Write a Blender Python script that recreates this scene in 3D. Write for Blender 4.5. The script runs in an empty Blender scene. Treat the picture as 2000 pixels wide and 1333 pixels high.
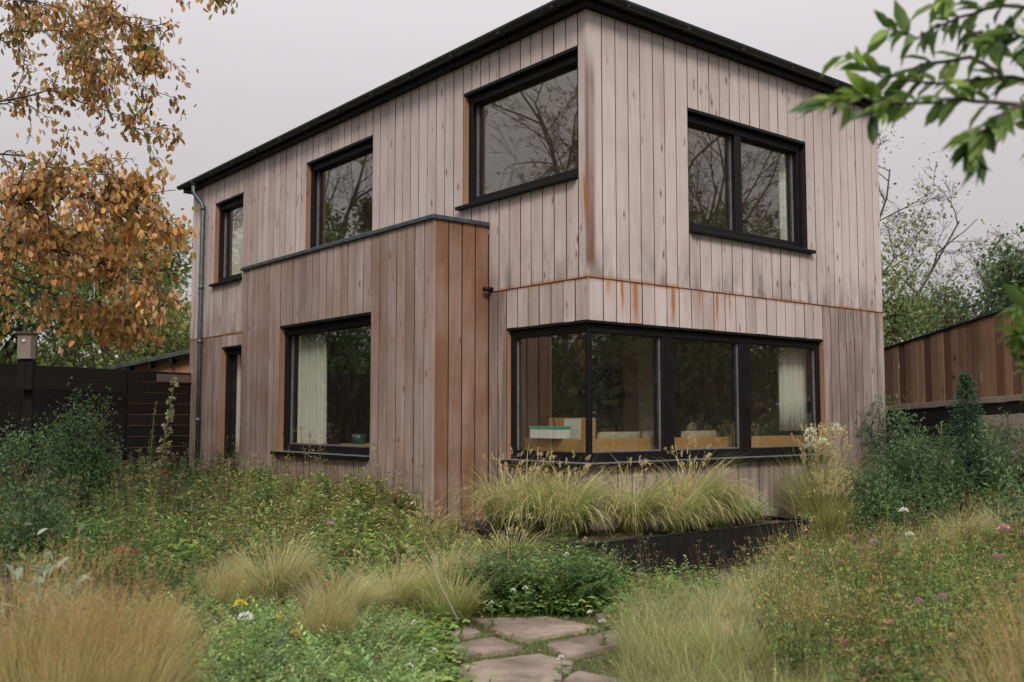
import bpy, math, random
import numpy as np
from mathutils import Vector
random.seed(7); rng = np.random.default_rng(7)
R = math.radians
scene = bpy.context.scene
col = scene.collection

# ------------------------------------------------------------------ camera
CAM = np.array([7.583, -7.175, 0.998]); YAW = R(51.0115); PIT = R(4.4168); FPX = 1927.2
FW = np.array([-math.sin(YAW) * math.cos(PIT), math.cos(YAW) * math.cos(PIT), math.sin(PIT)])
RT = np.array([math.cos(YAW), math.sin(YAW), 0.0]); UP = np.cross(RT, FW)
cam = bpy.data.cameras.new('camera'); camo = bpy.data.objects.new('camera', cam); col.objects.link(camo)
cam.sensor_width = 36; cam.lens = FPX / 2000 * 36; cam.clip_start = 0.05; cam.clip_end = 600
camo.location = CAM; camo.rotation_euler = (R(90) + PIT, 0, YAW)
cam.dof.use_dof = True; cam.dof.focus_distance = 11.3; cam.dof.aperture_fstop = 2.2
scene.camera = camo

# ------------------------------------------------------------------ sky, sun, exposure
SUN_EL, SUN_AZ = R(42), R(126)      # azimuth: compass-like, measured from +Y clockwise
world = bpy.data.worlds.new('World'); scene.world = world; world.use_nodes = True
wt = world.node_tree; wt.nodes.clear()
def wn(t): return wt.nodes.new(t)
sky = wn('ShaderNodeTexSky'); sky.sky_type = 'NISHITA'; sky.sun_disc = False
sky.sun_elevation = SUN_EL; sky.sun_rotation = SUN_AZ; sky.dust_density = 4; sky.air_density = 1.0
sc_ = wn('ShaderNodeVectorMath'); sc_.operation = 'SCALE'; sc_.inputs['Scale'].default_value = 0.06
hs = wn('ShaderNodeHueSaturation'); hs.inputs['Saturation'].default_value = 0.25
tc = wn('ShaderNodeTexCoord'); sp = wn('ShaderNodeSeparateXYZ')
mr = wn('ShaderNodeMapRange'); mr.inputs['From Min'].default_value = 0; mr.inputs['From Max'].default_value = 1
mr.inputs['To Min'].default_value = 0.345; mr.inputs['To Max'].default_value = 1.42   # an overcast dome is brightest overhead
cm = wn('ShaderNodeVectorMath'); cm.operation = 'SCALE'; cm.inputs[0].default_value = (1.0, 0.945, 0.968)
mx = wn('ShaderNodeMix'); mx.data_type = 'RGBA'; mx.inputs['Factor'].default_value = 0.9
bg = wn('ShaderNodeBackground'); wo = wn('ShaderNodeOutputWorld')
L_ = wt.links.new
L_(sky.outputs[0], hs.inputs['Color']); L_(hs.outputs[0], sc_.inputs[0])
L_(tc.outputs['Generated'], sp.inputs[0]); pw_ = wn('ShaderNodeMath'); pw_.operation = 'POWER'; pw_.inputs[1].default_value = 2.0; pw_.use_clamp = True
mx0 = wn('ShaderNodeMath'); mx0.operation = 'MAXIMUM'; mx0.inputs[1].default_value = 0.0; L_(sp.outputs['Z'], mx0.inputs[0]); L_(mx0.outputs[0], pw_.inputs[0]); L_(pw_.outputs[0], mr.inputs['Value']); L_(mr.outputs[0], cm.inputs['Scale'])
L_(sc_.outputs[0], mx.inputs['A']); L_(cm.outputs[0], mx.inputs['B']); L_(mx.outputs['Result'], bg.inputs['Color'])
bg.inputs['Strength'].default_value = 1.0
L_(bg.outputs[0], wo.inputs['Surface'])
sl = bpy.data.lights.new('sun', 'SUN'); sl.energy = 1.5; sl.angle = R(15); sl.color = (1.0, 0.93, 0.83)
so = bpy.data.objects.new('sun', sl); col.objects.link(so); so.location = (0, 0, 40)
sd = Vector((math.sin(SUN_AZ) * math.cos(SUN_EL), math.cos(SUN_AZ) * math.cos(SUN_EL), math.sin(SUN_EL)))
so.rotation_euler = (-sd).to_track_quat('-Z', 'Y').to_euler()
vs = scene.view_settings; vs.view_transform = 'Standard'; vs.look = 'None'; vs.gamma = 1; vs.exposure = 0.68
scene.render.engine = 'CYCLES'; cy = scene.cycles
cy.use_denoising = True; cy.max_bounces = 7; cy.diffuse_bounces = 4; cy.glossy_bounces = 4
cy.transmission_bounces = 4; cy.transparent_max_bounces = 12; cy.use_adaptive_sampling = True; cy.adaptive_threshold = 0.015
cy.sample_clamp_indirect = 6

# ------------------------------------------------------------------ helpers
def ray(px, py): return FW + RT * (px - 1000) / FPX - UP * (py - 666.5) / FPX
def hit(px, py, ax, v):
    d = ray(px, py); return CAM + d * (v - CAM[ax]) / d[ax]
def at(px, py, dep): return CAM + ray(px, py) * dep        # dep: metres along the view axis
def sstep(a, b, x):
    t = np.clip((x - a) / (b - a), 0, 1); return t * t * (3 - 2 * t)
def ground(x, y):
    x = np.asarray(x, float); y = np.asarray(y, float)
    g = -0.55 + 0.43 * sstep(-3.6, -1.0, y) * sstep(-0.6, -2.6, x) + 0.30 * sstep(-4, -14, x) * sstep(-1.0, -3.6, y)
    g = g + 0.85 * sstep(1.5, 8.5, y) * sstep(-3, 1, x)
    flat = np.exp(-(((x - 2.0) / 1.3) ** 2 + ((y + 2.9) / 1.3) ** 2))
    return g + 0.03 * np.sin(1.7 * x + .6) * np.cos(1.3 * y) * (1 - np.clip(flat * 2, 0, 1)) - .03 * np.clip(flat * 2, 0, 1)
def spot(px, dep):
    """ground point under a bearing at a given depth"""
    p = at(px, 815, dep); return np.array([p[0], p[1], float(ground(p[0], p[1]))])
def project(P):
    d = np.asarray(P, float) - CAM; w = d @ FW
    return 1000 + FPX * (d @ RT) / w, 666.5 - FPX * (d @ UP) / w, w

class Nodes:
    def __init__(s, name):
        s.m = bpy.data.materials.new(name); s.m.use_nodes = True; s.t = s.m.node_tree; s.t.nodes.clear()
    def n(s, typ, ins=None, out=0, **kw):
        nd = s.t.nodes.new('ShaderNode' + typ)
        for k, v in kw.items(): setattr(nd, k, v)
        for k, v in (ins or {}).items():
            sk = nd.inputs[k]
            if isinstance(v, bpy.types.NodeSocket): s.t.links.new(v, sk)
            else: sk.default_value = v
        return nd.outputs[out] if out is not None else nd
    def math(s, op, a, b=0.0, clamp=False):
        nd = s.t.nodes.new('ShaderNodeMath'); nd.operation = op; nd.use_clamp = clamp
        for i, v in enumerate((a, b)):
            if isinstance(v, bpy.types.NodeSocket): s.t.links.new(v, nd.inputs[i])
            else: nd.inputs[i].default_value = v
        return nd.outputs[0]
    def ramp(s, v, a, b, c=0.0, d=1.0):
        return s.n('MapRange', {'Value': v, 'From Min': a, 'From Max': b, 'To Min': c, 'To Max': d}, interpolation_type='SMOOTHSTEP')
    def mix(s, f, a, b, blend='MIX'):
        nd = s.t.nodes.new('ShaderNodeMix'); nd.data_type = 'RGBA'; nd.blend_type = blend
        for k, v in (('Factor', f), ('A', a), ('B', b)):
            i = nd.inputs[k] if k == 'Factor' else [q for q in nd.inputs if q.name == k and q.type == 'RGBA'][0]
            if isinstance(v, bpy.types.NodeSocket): s.t.links.new(v, i)
            else: i.default_value = v if k == 'Factor' else (*v, 1) if len(v) == 3 else v
        return [q for q in nd.outputs if q.type == 'RGBA'][0]
    def done(s, sh):
        o = s.t.nodes.new('ShaderNodeOutputMaterial'); s.t.links.new(sh, o.inputs['Surface']); return s.m

def mat_plain(name, c, rough=.6, metal=0.0, var=.25, scale=6.0, bump=0.0, spec=.5):
    g = Nodes(name); p = g.n('NewGeometry')
    nz = g.n('TexNoise', {'Vector': p, 'Scale': scale, 'Detail': 6, 'Roughness': .65})
    f = g.ramp(nz, .3, .7)
    a = tuple(max(0, v * (1 - var)) for v in c); b = tuple(v * (1 + var) for v in c)
    cc = g.mix(f, a, b)
    rr = g.ramp(nz, .3, .7, rough * .85, min(1, rough * 1.12))
    ins = {'Base Color': cc, 'Roughness': rr, 'Metallic': metal, 'Specular IOR Level': spec}
    if bump:
        nb = g.n('TexNoise', {'Vector': p, 'Scale': scale * 8, 'Detail': 5})
        ins['Normal'] = g.n('Bump', {'Height': nb, 'Strength': bump, 'Distance': .01})
    return g.done(g.n('BsdfPrincipled', ins))

def mat_wood(name, brown, silver, house=False, rand_amt=.5, gap=.8):
    g = Nodes(name)
    p = g.n('NewGeometry'); s = g.n('SeparateXYZ', {0: p}, None); X, Y, Z = s.outputs
    rnd = g.n('ObjectInfo', out=5)
    u = g.math('ADD', g.math('ADD', X, Y), g.math('MULTIPLY', rnd, 37.0))
    v = g.math('ADD', Z, g.math('MULTIPLY', rnd, 13.0))
    def vec(a, b): return g.n('CombineXYZ', {0: g.math('MULTIPLY', u, a), 1: g.math('MULTIPLY', v, b), 2: 0.0})
    h1 = g.n('TexWhiteNoise', {'W': g.math('MULTIPLY', rnd, 91.7)}, noise_dimensions='1D')
    h2 = g.n('TexWhiteNoise', {'W': g.math('ADD', g.math('MULTIPLY', rnd, 57.3), 5.0)}, noise_dimensions='1D')
    warp = g.n('TexNoise', {'Vector': vec(5, 1.4), 'Scale': 1.0, 'Detail': 2})
    ug = g.math('ADD', u, g.math('MULTIPLY', warp, .05))
    gv = g.n('CombineXYZ', {0: g.math('MULTIPLY', ug, 75), 1: g.math('MULTIPLY', v, 1.6), 2: 0.0})
    grain = g.n('TexNoise', {'Vector': gv, 'Scale': 1.0, 'Detail': 6, 'Roughness': .6})
    fine = g.n('TexNoise', {'Vector': vec(260, 5), 'Scale': 1.0, 'Detail': 4, 'Roughness': .7})
    broad = g.n('TexNoise', {'Vector': vec(3.5, .55), 'Scale': 1.0, 'Detail': 4})
    patch = g.n('TexNoise', {'Vector': p, 'Scale': 1.3, 'Detail': 5, 'Roughness': .6})
    w = g.n('Attribute', {}, 2, attribute_name='weather', attribute_type='OBJECT')
    f = g.math('ADD', w, g.math('MULTIPLY', g.math('SUBTRACT', broad, .5), .75))
    f = g.math('ADD', f, g.math('MULTIPLY', g.math('SUBTRACT', grain, .5), .55))
    f = g.math('ADD', f, g.math('MULTIPLY', g.math('SUBTRACT', h1, .5), rand_amt))
    f = g.math('ADD', f, g.math('MULTIPLY', g.math('SUBTRACT', patch, .5), .7), clamp=True)
    c = g.mix(f, brown, silver)
    c = g.mix(1.0, c, g.n('CombineColor', {i: g.math('ADD', .93, g.math('MULTIPLY', h2, .15)) for i in range(3)}), 'MULTIPLY')
    c = g.mix(g.ramp(grain, .52, .72, 0, .45), c, tuple(b * .45 for b in brown))
    c = g.mix(g.ramp(fine, .55, .8, 0, .35), c, tuple(b * .35 for b in brown))
    # knots
    vo = g.n('TexVoronoi', {'Vector': vec(8.5, 3.0), 'Scale': 1.0, 'Randomness': 1.0}, None)
    kd, kc = vo.outputs['Distance'], vo.outputs['Color']
    keep = g.math('GREATER_THAN', g.n('SeparateColor', {0: kc}), .45)
    kn = g.math('MULTIPLY', g.ramp(kd, .055, .12, 1, 0), keep)
    ring = g.math('MULTIPLY', g.ramp(kd, .10, .26, .45, 0), keep)
    c = g.mix(ring, c, tuple(b * .8 for b in brown)); c = g.mix(g.math('MULTIPLY', kn, .8), c, tuple(b * .22 for b in brown))
    if house:
        gm = g.n('Attribute', {}, 2, attribute_name='grime', attribute_type='OBJECT')
        gm = g.math('MULTIPLY', gm, g.ramp(g.n('TexNoise', {'Vector': vec(9, .8), 'Scale': 1.0, 'Detail': 6, 'Roughness': .65}), .30, .62))
        c = g.mix(gm, c, (.098, .080, .068))
        # grey algae bloom just above the joint and splash staining low on the wall
        side = g.ramp(X, -.05, -.01)
        damp = g.math('MULTIPLY', g.math('MULTIPLY', g.ramp(Z, 2.5, 3.15, 1, 0), g.math('GREATER_THAN', Y, -.1)), g.math('GREATER_THAN', Z, 2.49))
        damp = g.math('MULTIPLY', damp, g.ramp(g.n('TexNoise', {'Vector': vec(5, 1.2), 'Scale': 1.0, 'Detail': 5}), .38, .68))
        c = g.mix(g.math('MULTIPLY', damp, .6), c, (.085, .072, .066))
        low = g.math('MULTIPLY', g.ramp(Z, -.1, 2.3, 1, 0), g.ramp(g.n('TexNoise', {'Vector': vec(7, .5), 'Scale': 1.0, 'Detail': 5}), .4, .7))
        c = g.mix(g.math('MULTIPLY', low, .35), c, (.06, .042, .032))
        # rust runs below the joint flashing, strongest near the corner of the right-hand wall
        wob = g.math('MULTIPLY', g.math('SUBTRACT', g.n('TexNoise', {'Vector': p, 'Scale': 6.0, 'Detail': 3}), .5), .05)
        run = 0.0
        for yi, wi, zi in ((.30, .05, 2.32), (.52, .035, 2.12), (.73, .05, 2.02), (1.34, .05, 2.04), (1.80, .04, 2.25), (2.12, .035, 2.10), (2.36, .025, 2.2)):
            s1 = g.ramp(g.math('ABSOLUTE', g.math('SUBTRACT', g.math('ADD', Y, wob), yi)), .004, wi * 1.25, 1, 0)
            run = g.math('MAXIMUM', g.math('MULTIPLY', s1, g.ramp(Z, zi - .12, zi + .26)), run)
        run = g.math('MULTIPLY', run, g.ramp(grain, .3, .5, .6, 1.0))
        rust = g.math('MULTIPLY', g.math('MULTIPLY', run, g.math('LESS_THAN', Z, 2.489)), side)
        line = g.math('MULTIPLY', g.ramp(g.math('ABSOLUTE', g.math('SUBTRACT', Z, 2.489)), .012, .05, 1, 0), g.ramp(patch, .4, .6, .2, .9))
        line = g.math('MULTIPLY', line, g.math('GREATER_THAN', Y, -.1))
        c = g.mix(g.math('MAXIMUM', rust, g.math('MULTIPLY', line, .7)), c, (.36, .14, .03))
        # brown wash down the corner board
        cz = g.math('MULTIPLY', g.ramp(Y, .07, .15, 1, 0), side)
        cz = g.math('MULTIPLY', cz, g.math('MULTIPLY', g.ramp(Z, 4.6, 5.1, 1, 0), g.ramp(Z, 2.5, 2.7)))
        c = g.mix(g.math('MULTIPLY', cz, g.ramp(broad, .3, .6, .45, .95)), c, (.15, .075, .05))
        cz2 = g.math('MULTIPLY', g.math('MULTIPLY', g.ramp(X, -.12, -.04), g.math('LESS_THAN', Y, .02)), g.math('MULTIPLY', g.ramp(Z, 3.5, 3.9, 1, 0), g.ramp(Z, 2.9, 3.3)))
        c = g.mix(g.math('MULTIPLY', cz2, g.ramp(grain, .4, .6)), c, (.30, .13, .04))
    bp = g.n('Bump', {'Height': g.math('ADD', grain, g.math('MULTIPLY', fine, .5)), 'Strength': .35, 'Distance': .004})
    return g.done(g.n('BsdfPrincipled', {'Base Color': c, 'Roughness': g.ramp(grain, .3, .7, .62, .85), 'Normal': bp, 'Specular IOR Level': .3}))

def mat_leaf(name, trans=.35, rough=.55, spec=.35, gain=1.0):
    g = Nodes(name)
    a = g.n('Attribute', {}, 0, attribute_name='col', attribute_type='GEOMETRY')
    a = g.mix(1.0, a, (gain, gain, gain), 'MULTIPLY')
    b = g.n('BsdfPrincipled', {'Base Color': a, 'Roughness': rough, 'Specular IOR Level': spec})
    t = g.n('BsdfTranslucent', {'Color': g.mix(1.0, a, (1.12, 1.15, .92), 'MULTIPLY')})
    return g.done(g.n('MixShader', {'Fac': trans, 1: b, 2: t}))

def mat_glass(name):
    """one sheet of coated glass: the face turned to the ray mirrors part of the light, the far face lets it pass"""
    g = Nodes(name)
    gn = g.n('NewGeometry', out=None); p = gn.outputs['Position']; back = gn.outputs['Backfacing']
    nz = g.n('TexNoise', {'Vector': p, 'Scale': .9, 'Detail': 1})
    bp = g.n('Bump', {'Height': nz, 'Strength': .05, 'Distance': .02})
    fr = g.n('LayerWeight', {'Blend': .5}, 1)
    dirt = g.n('TexNoise', {'Vector': p, 'Scale': 9.0, 'Detail': 6})
    f = g.math('ADD', g.math('MULTIPLY', g.math('POWER', fr, 3.0), .6), .20, clamp=True)
    gl = g.n('BsdfGlossy', {'Color': (.95, .96, .95, 1), 'Roughness': .012, 'Normal': bp})
    tr = g.n('BsdfTransparent', {'Color': (.96, .975, .95, 1)})
    df = g.n('BsdfDiffuse', {'Color': (.45, .43, .38, 1)})
    m = g.n('MixShader', {'Fac': f, 1: tr, 2: gl})
    m = g.n('MixShader', {'Fac': g.ramp(dirt, .4, .8, .01, .04), 1: m, 2: df})
    return g.done(g.n('MixShader', {'Fac': back, 1: m, 2: tr}))

M = {}
M['board'] = mat_wood('weathered_cladding', (.20, .098, .053), (.56, .48, .462), True, .14)
M['fence_wood'] = mat_wood('fence_wood', (.085, .040, .024), (.24, .135, .085), rand_amt=1.3)
M['lining'] = mat_wood('reveal_timber', (.25, .125, .066), (.36, .21, .13))
M['dark_wood'] = mat_wood('dark_stained_wood', (.005, .004, .0035), (.013, .010, .009))
M['grey_wood'] = mat_wood('grey_wood', (.14, .10, .075), (.30, .25, .21))
M['ply'] = mat_wood('plywood', (.40, .20, .065), (.52, .30, .12))
M['black'] = mat_plain('black_paint', (.0050, .0045, .0055), .55, var=.2, spec=.25)
M['black_metal'] = None
M['membrane'] = mat_plain('breather_membrane', (.012, .010, .009), .9)
M['zinc'] = mat_plain('zinc', (.085, .105, .115), .45, .5, var=.25, scale=9)
M['sill_metal'] = mat_plain('sill_metal', (.20, .195, .205), .42, .4, var=.2, scale=7)
M['gutter'] = mat_plain('gutter_metal', (.040, .047, .049), .4, .4, var=.3)
M['plaster'] = mat_plain('interior_plaster', (.60, .53, .41), .8, var=.06, scale=1.5)
M['room_dark'] = mat_plain('room_timber', (.42, .32, .215), .7, var=.2, scale=2)
M['floor'] = mat_plain('room_floor', (.36, .24, .14), .5, var=.2, scale=2)
M['curtain'] = mat_plain('curtain_cloth', (.62, .62, .56), .9, var=.05)
M['white'] = mat_plain('white_card', (.72, .70, .66), .7, var=.05)
M['teal'] = mat_plain('teal_plastic', (.05, .33, .27), .45, var=.1)
M['ceramic'] = mat_plain('dark_teal_ceramic', (.03, .09, .09), .3, var=.2)
M['cushion'] = mat_plain('oatmeal_cloth', (.33, .27, .19), .9, var=.12, scale=30)
M['stone'] = None
M['bark'] = mat_plain('bark', (.060, .048, .040), .9, var=.45, scale=14, bump=.5)
M['bark_pale'] = mat_plain('twig_bark', (.085, .070, .058), .9, var=.4, scale=10)
M['soil'] = None
M['leaf'] = mat_leaf('leaf', .42, .5, .4, 1.95); M['grass'] = mat_leaf('grass_blade', .4, .55, .3, 1.6); M['petal'] = mat_leaf('petal', .3, .7, .2)
M['dry'] = mat_leaf('dry_leaf', .42, .7, .2, 1.15)
M['glass'] = mat_glass('window_glass')

def mat_stone():
    g = Nodes('flagstone'); p = g.n('NewGeometry')
    a = g.n('TexNoise', {'Vector': p, 'Scale': 2.2, 'Detail': 7, 'Roughness': .65})
    b = g.n('TexNoise', {'Vector': p, 'Scale': 38.0, 'Detail': 5, 'Roughness': .7})
    v = g.n('TexVoronoi', {'Vector': p, 'Scale': 90.0})
    c = g.mix(g.ramp(a, .35, .68), (.16, .122, .092), (.31, .25, .20))
    c = g.mix(g.ramp(b, .5, .75, 0, .55), c, (.12, .09, .072))
    c = g.mix(g.ramp(g.n('TexNoise', {'Vector': p, 'Scale': 5.5, 'Detail': 6}), .52, .70, 0, .7), c, (.075, .078, .04))
    bp = g.n('Bump', {'Height': g.math('ADD', b, g.math('MULTIPLY', v, .4)), 'Strength': .8, 'Distance': .014})
    return g.done(g.n('BsdfPrincipled', {'Base Color': c, 'Roughness': .85, 'Normal': bp}))
M['stone'] = mat_stone()
def mat_steel():
    g = Nodes('black_steel'); p = g.n('NewGeometry'); s = g.n('SeparateXYZ', {0: p}, None); X, Y, Z = s.outputs
    st = g.n('TexNoise', {'Vector': g.n('CombineXYZ', {0: g.math('MULTIPLY', g.math('ADD', X, Y), 14.0), 1: 0.0, 2: g.math('MULTIPLY', Z, 1.5)}), 'Scale': 1.0, 'Detail': 6, 'Roughness': .7})
    du = g.n('TexNoise', {'Vector': p, 'Scale': 5.0, 'Detail': 7, 'Roughness': .7})
    c = g.mix(g.ramp(st, .45, .75, 0, .5), (.008, .0075, .008), (.034, .030, .027))
    c = g.mix(g.math('MULTIPLY', g.ramp(Z, -.62, -.38, .8, 0), g.ramp(du, .4, .65)), c, (.07, .052, .036))
    return g.done(g.n('BsdfPrincipled', {'Base Color': c, 'Roughness': g.ramp(du, .3, .7, .38, .7), 'Specular IOR Level': .4}))
M['black_metal'] = mat_steel()
def mat_soil():
    g = Nodes('soil'); p = g.n('NewGeometry')
    a = g.n('TexNoise', {'Vector': p, 'Scale': 1.7, 'Detail': 8, 'Roughness': .7})
    b = g.n('TexNoise', {'Vector': p, 'Scale': 45.0, 'Detail': 6, 'Roughness': .7})
    c = g.mix(g.ramp(b, .35, .7), (.022, .019, .012), (.075, .055, .036))
    c = g.mix(g.ramp(a, .4, .62, 0, .75), c, (.035, .048, .016))
    bp = g.n('Bump', {'Height': b, 'Strength': .8, 'Distance': .03})
    return g.done(g.n('BsdfPrincipled', {'Base Color': c, 'Roughness': .95, 'Normal': bp}))
M['soil'] = mat_soil()

def link(name, me, parent=None):
    o = bpy.data.objects.new(name, me); col.objects.link(o)
    if parent: o.parent = parent
    return o
def thing(name, label, cat, loc=(0, 0, 0), rz=0, group=None):
    o = link(name, None); o.location = loc; o.rotation_euler = (0, 0, rz); o['label'] = label; o['category'] = cat
    o.empty_display_size = .1; o['kind'] = 'thing'
    if group: o['group'] = group
    return o
def tag(o, label, cat=None, group=None, kind=None):
    o['label'] = label
    if cat: o['category'] = cat
    if group: o['group'] = group
    if kind: o['kind'] = kind
    return o
def dup(root, loc, rz, scale, label):
    r = root.copy(); col.objects.link(r); r.location = loc; r.rotation_euler = (0, 0, rz); r.scale = (scale,) * 3; r['label'] = label
    for ch in list(root.children):
        c = ch.copy(); col.objects.link(c); c.parent = r
        for q in list(ch.children):
            d = q.copy(); col.objects.link(d); d.parent = c
    return r

class Geo:
    """triangle soup with a colour per vertex"""
    def __init__(s): s.V = []; s.T = []; s.C = []; s.k = 0
    def add(s, V, T, C):
        V = np.asarray(V, np.float32).reshape(-1, 3); T = np.asarray(T, np.int64).reshape(-1, 3)
        C = np.asarray(C, np.float32)
        if C.ndim == 1: C = np.tile(C, (len(V), 1))
        s.V.append(V); s.T.append(T + s.k); s.C.append(C); s.k += len(V); return s
    def arrays(s): return np.concatenate(s.V), np.concatenate(s.T), np.concatenate(s.C)
    def build(s, name, mat, parent=None, smooth=False, origin=None):
        V, T, C = s.arrays()
        if origin is not None: V = V - np.asarray(origin, np.float32)
        me = bpy.data.meshes.new(name)
        me.vertices.add(len(V)); me.vertices.foreach_set('co', V.ravel())
        me.loops.add(len(T) * 3); me.loops.foreach_set('vertex_index', T.ravel().astype(np.int32))
        me.polygons.add(len(T)); me.polygons.foreach_set('loop_start', np.arange(0, len(T) * 3, 3, dtype=np.int32))
        if smooth: me.polygons.foreach_set('use_smooth', np.ones(len(T), bool))
        a = me.color_attributes.new('col', 'FLOAT_COLOR', 'POINT')
        a.data.foreach_set('color', np.hstack([C, np.ones((len(C), 1), np.float32)]).ravel().astype(np.float32))
        me.update(calc_edges=True); me.materials.append(mat)
        return link(name, me, parent)

def poly_obj(name, V, F, mat, parent=None, smooth=False):
    me = bpy.data.meshes.new(name); me.from_pydata([tuple(map(float, v)) for v in V], [], F); me.update()
    me.materials.append(mat)
    if smooth:
        for p in me.polygons: p.use_smooth = True
    return link(name, me, parent)
BOXF = [(0, 3, 2, 1), (4, 5, 6, 7), (0, 1, 5, 4), (1, 2, 6, 5), (2, 3, 7, 6), (3, 0, 4, 7)]
class Boxes:
    def __init__(s): s.V = []; s.F = []
    def box(s, x0, x1, y0, y1, z0, z1, fn=None):
        k = len(s.V); P = [(x0, y0, z0), (x1, y0, z0), (x1, y1, z0), (x0, y1, z0), (x0, y0, z1), (x1, y0, z1), (x1, y1, z1), (x0, y1, z1)]
        s.V += [fn(*p) for p in P] if fn else P
        s.F += [tuple(i + k for i in f) for f in BOXF]; return s
    def raw(s, V, F):
        k = len(s.V); s.V += list(V); s.F += [tuple(i + k for i in f) for f in F]; return s
    def build(s, name, mat, parent=None, bevel=0.0):
        import bmesh
        me = bpy.data.meshes.new(name); me.from_pydata([tuple(map(float, v)) for v in s.V], [], s.F)
        bm = bmesh.new(); bm.from_mesh(me); bmesh.ops.recalc_face_normals(bm, faces=bm.faces)
        if bevel: bmesh.ops.bevel(bm, geom=list(bm.edges), offset=bevel, segments=1, affect='EDGES', clamp_overlap=True)
        bm.to_mesh(me); bm.free(); me.materials.append(mat)
        return link(name, me, parent)

def unit(v): v = np.asarray(v, float); return v / (np.linalg.norm(v, axis=-1, keepdims=True) + 1e-9)
def tube(P, rad, k=6, cap=True):
    P = np.asarray(P, float); n = len(P); rad = np.broadcast_to(np.asarray(rad, float), (n,))
    d = np.gradient(P, axis=0); d = unit(d)
    ref = np.array([0, 0, 1.0]) if abs(d[0][2]) < .8 else np.array([1.0, 0, 0])
    a = unit(np.cross(d, ref)); b = np.cross(d, a)
    th = np.arange(k) / k * 2 * math.pi
    V = P[:, None] + rad[:, None, None] * (a[:, None] * np.cos(th)[None, :, None] + b[:, None] * np.sin(th)[None, :, None])
    i = np.arange(n - 1)[:, None] * k + np.arange(k)[None]; j = np.arange(n - 1)[:, None] * k + (np.arange(k)[None] + 1) % k
    T = np.concatenate([np.stack([i, j, j + k], -1).reshape(-1, 3), np.stack([i, j + k, i + k], -1).reshape(-1, 3)])
    V = V.reshape(-1, 3)
    if cap:
        c = len(V); V = np.vstack([V, P[:1], P[-1:]])
        e = np.arange(k); f2 = (e + 1) % k
        T = np.vstack([T, np.stack([f2, e, np.full(k, c)], -1), np.stack([e + (n - 1) * k, f2 + (n - 1) * k, np.full(k, c + 1)], -1)])
    return V, T
def lathe(prof, c, k=16):
    """prof: (r, z) list -> V, T about a vertical axis at c"""
    prof = np.asarray(prof, float); th = np.arange(k) / k * 2 * math.pi; n = len(prof)
    V = np.stack([prof[:, 0:1] * np.cos(th), prof[:, 0:1] * np.sin(th), np.repeat(prof[:, 1:2], k, 1)], -1).reshape(-1, 3) + np.asarray(c, float)
    i = np.arange(n - 1)[:, None] * k + np.arange(k)[None]; j = np.arange(n - 1)[:, None] * k + (np.arange(k)[None] + 1) % k
    T = np.concatenate([np.stack([i, j, j + k], -1).reshape(-1, 3), np.stack([i, j + k, i + k], -1).reshape(-1, 3)])
    return V, T

# leaf templates: x along, y across, z up; triangles
DIAMOND = (np.array([(0, 0, 0), (.45, -.5, .10), (1, 0, -.05), (.45, .5, .10)]), np.array([(0, 1, 2), (0, 2, 3)]))
LANCE = (np.array([(0, 0, 0), (.28, .42, .08), (.65, .40, .05), (1, 0, -.16), (.65, -.40, .05), (.28, -.42, .08), (.28, 0, 0), (.65, 0, -.04)]),
         np.array([(0, 5, 6), (0, 6, 1), (6, 5, 4), (6, 4, 7), (1, 6, 7), (1, 7, 2), (7, 4, 3), (2, 7, 3)]))
_o = [(0, 0), (.2, .16), (.33, .42), (.45, .24), (.6, .5), (.72, .26), (.88, .3), (1, 0), (.88, -.3), (.72, -.26), (.6, -.5), (.45, -.24), (.33, -.42), (.2, -.16)]
OAK = (np.array([(x, y, .12 * abs(y) - .15 * x * x) for x, y in _o] + [(.5, 0, 0)]), np.array([(i, (i + 1) % 14, 14) for i in range(14)]))
def scatter_leaves(g, tpl, P, D, L, W, C, up=(0, 0, 1), jit=.6, curl=1.0):
    T0, F0 = tpl; P = np.asarray(P, float); n = len(P)
    if n == 0: return
    D = unit(D); upv = unit(np.asarray(up, float) + rng.normal(0, jit, (n, 3)))
    A = unit(np.cross(upv, D)); N = np.cross(D, A)
    L = np.broadcast_to(np.asarray(L, float), (n,)); W = np.broadcast_to(np.asarray(W, float), (n,))
    V = P[:, None] + D[:, None] * (T0[None, :, 0:1] * L[:, None, None]) + A[:, None] * (T0[None, :, 1:2] * W[:, None, None]) + N[:, None] * (T0[None, :, 2:3] * (L * curl)[:, None, None])
    k = len(T0); F = (F0[None] + (np.arange(n) * k)[:, None, None]).reshape(-1, 3)
    C = np.asarray(C, float); C = np.tile(C, (n, 1)) if C.ndim == 1 else C
    g.add(V.reshape(-1, 3), F, np.repeat(C, k, 0))
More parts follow.
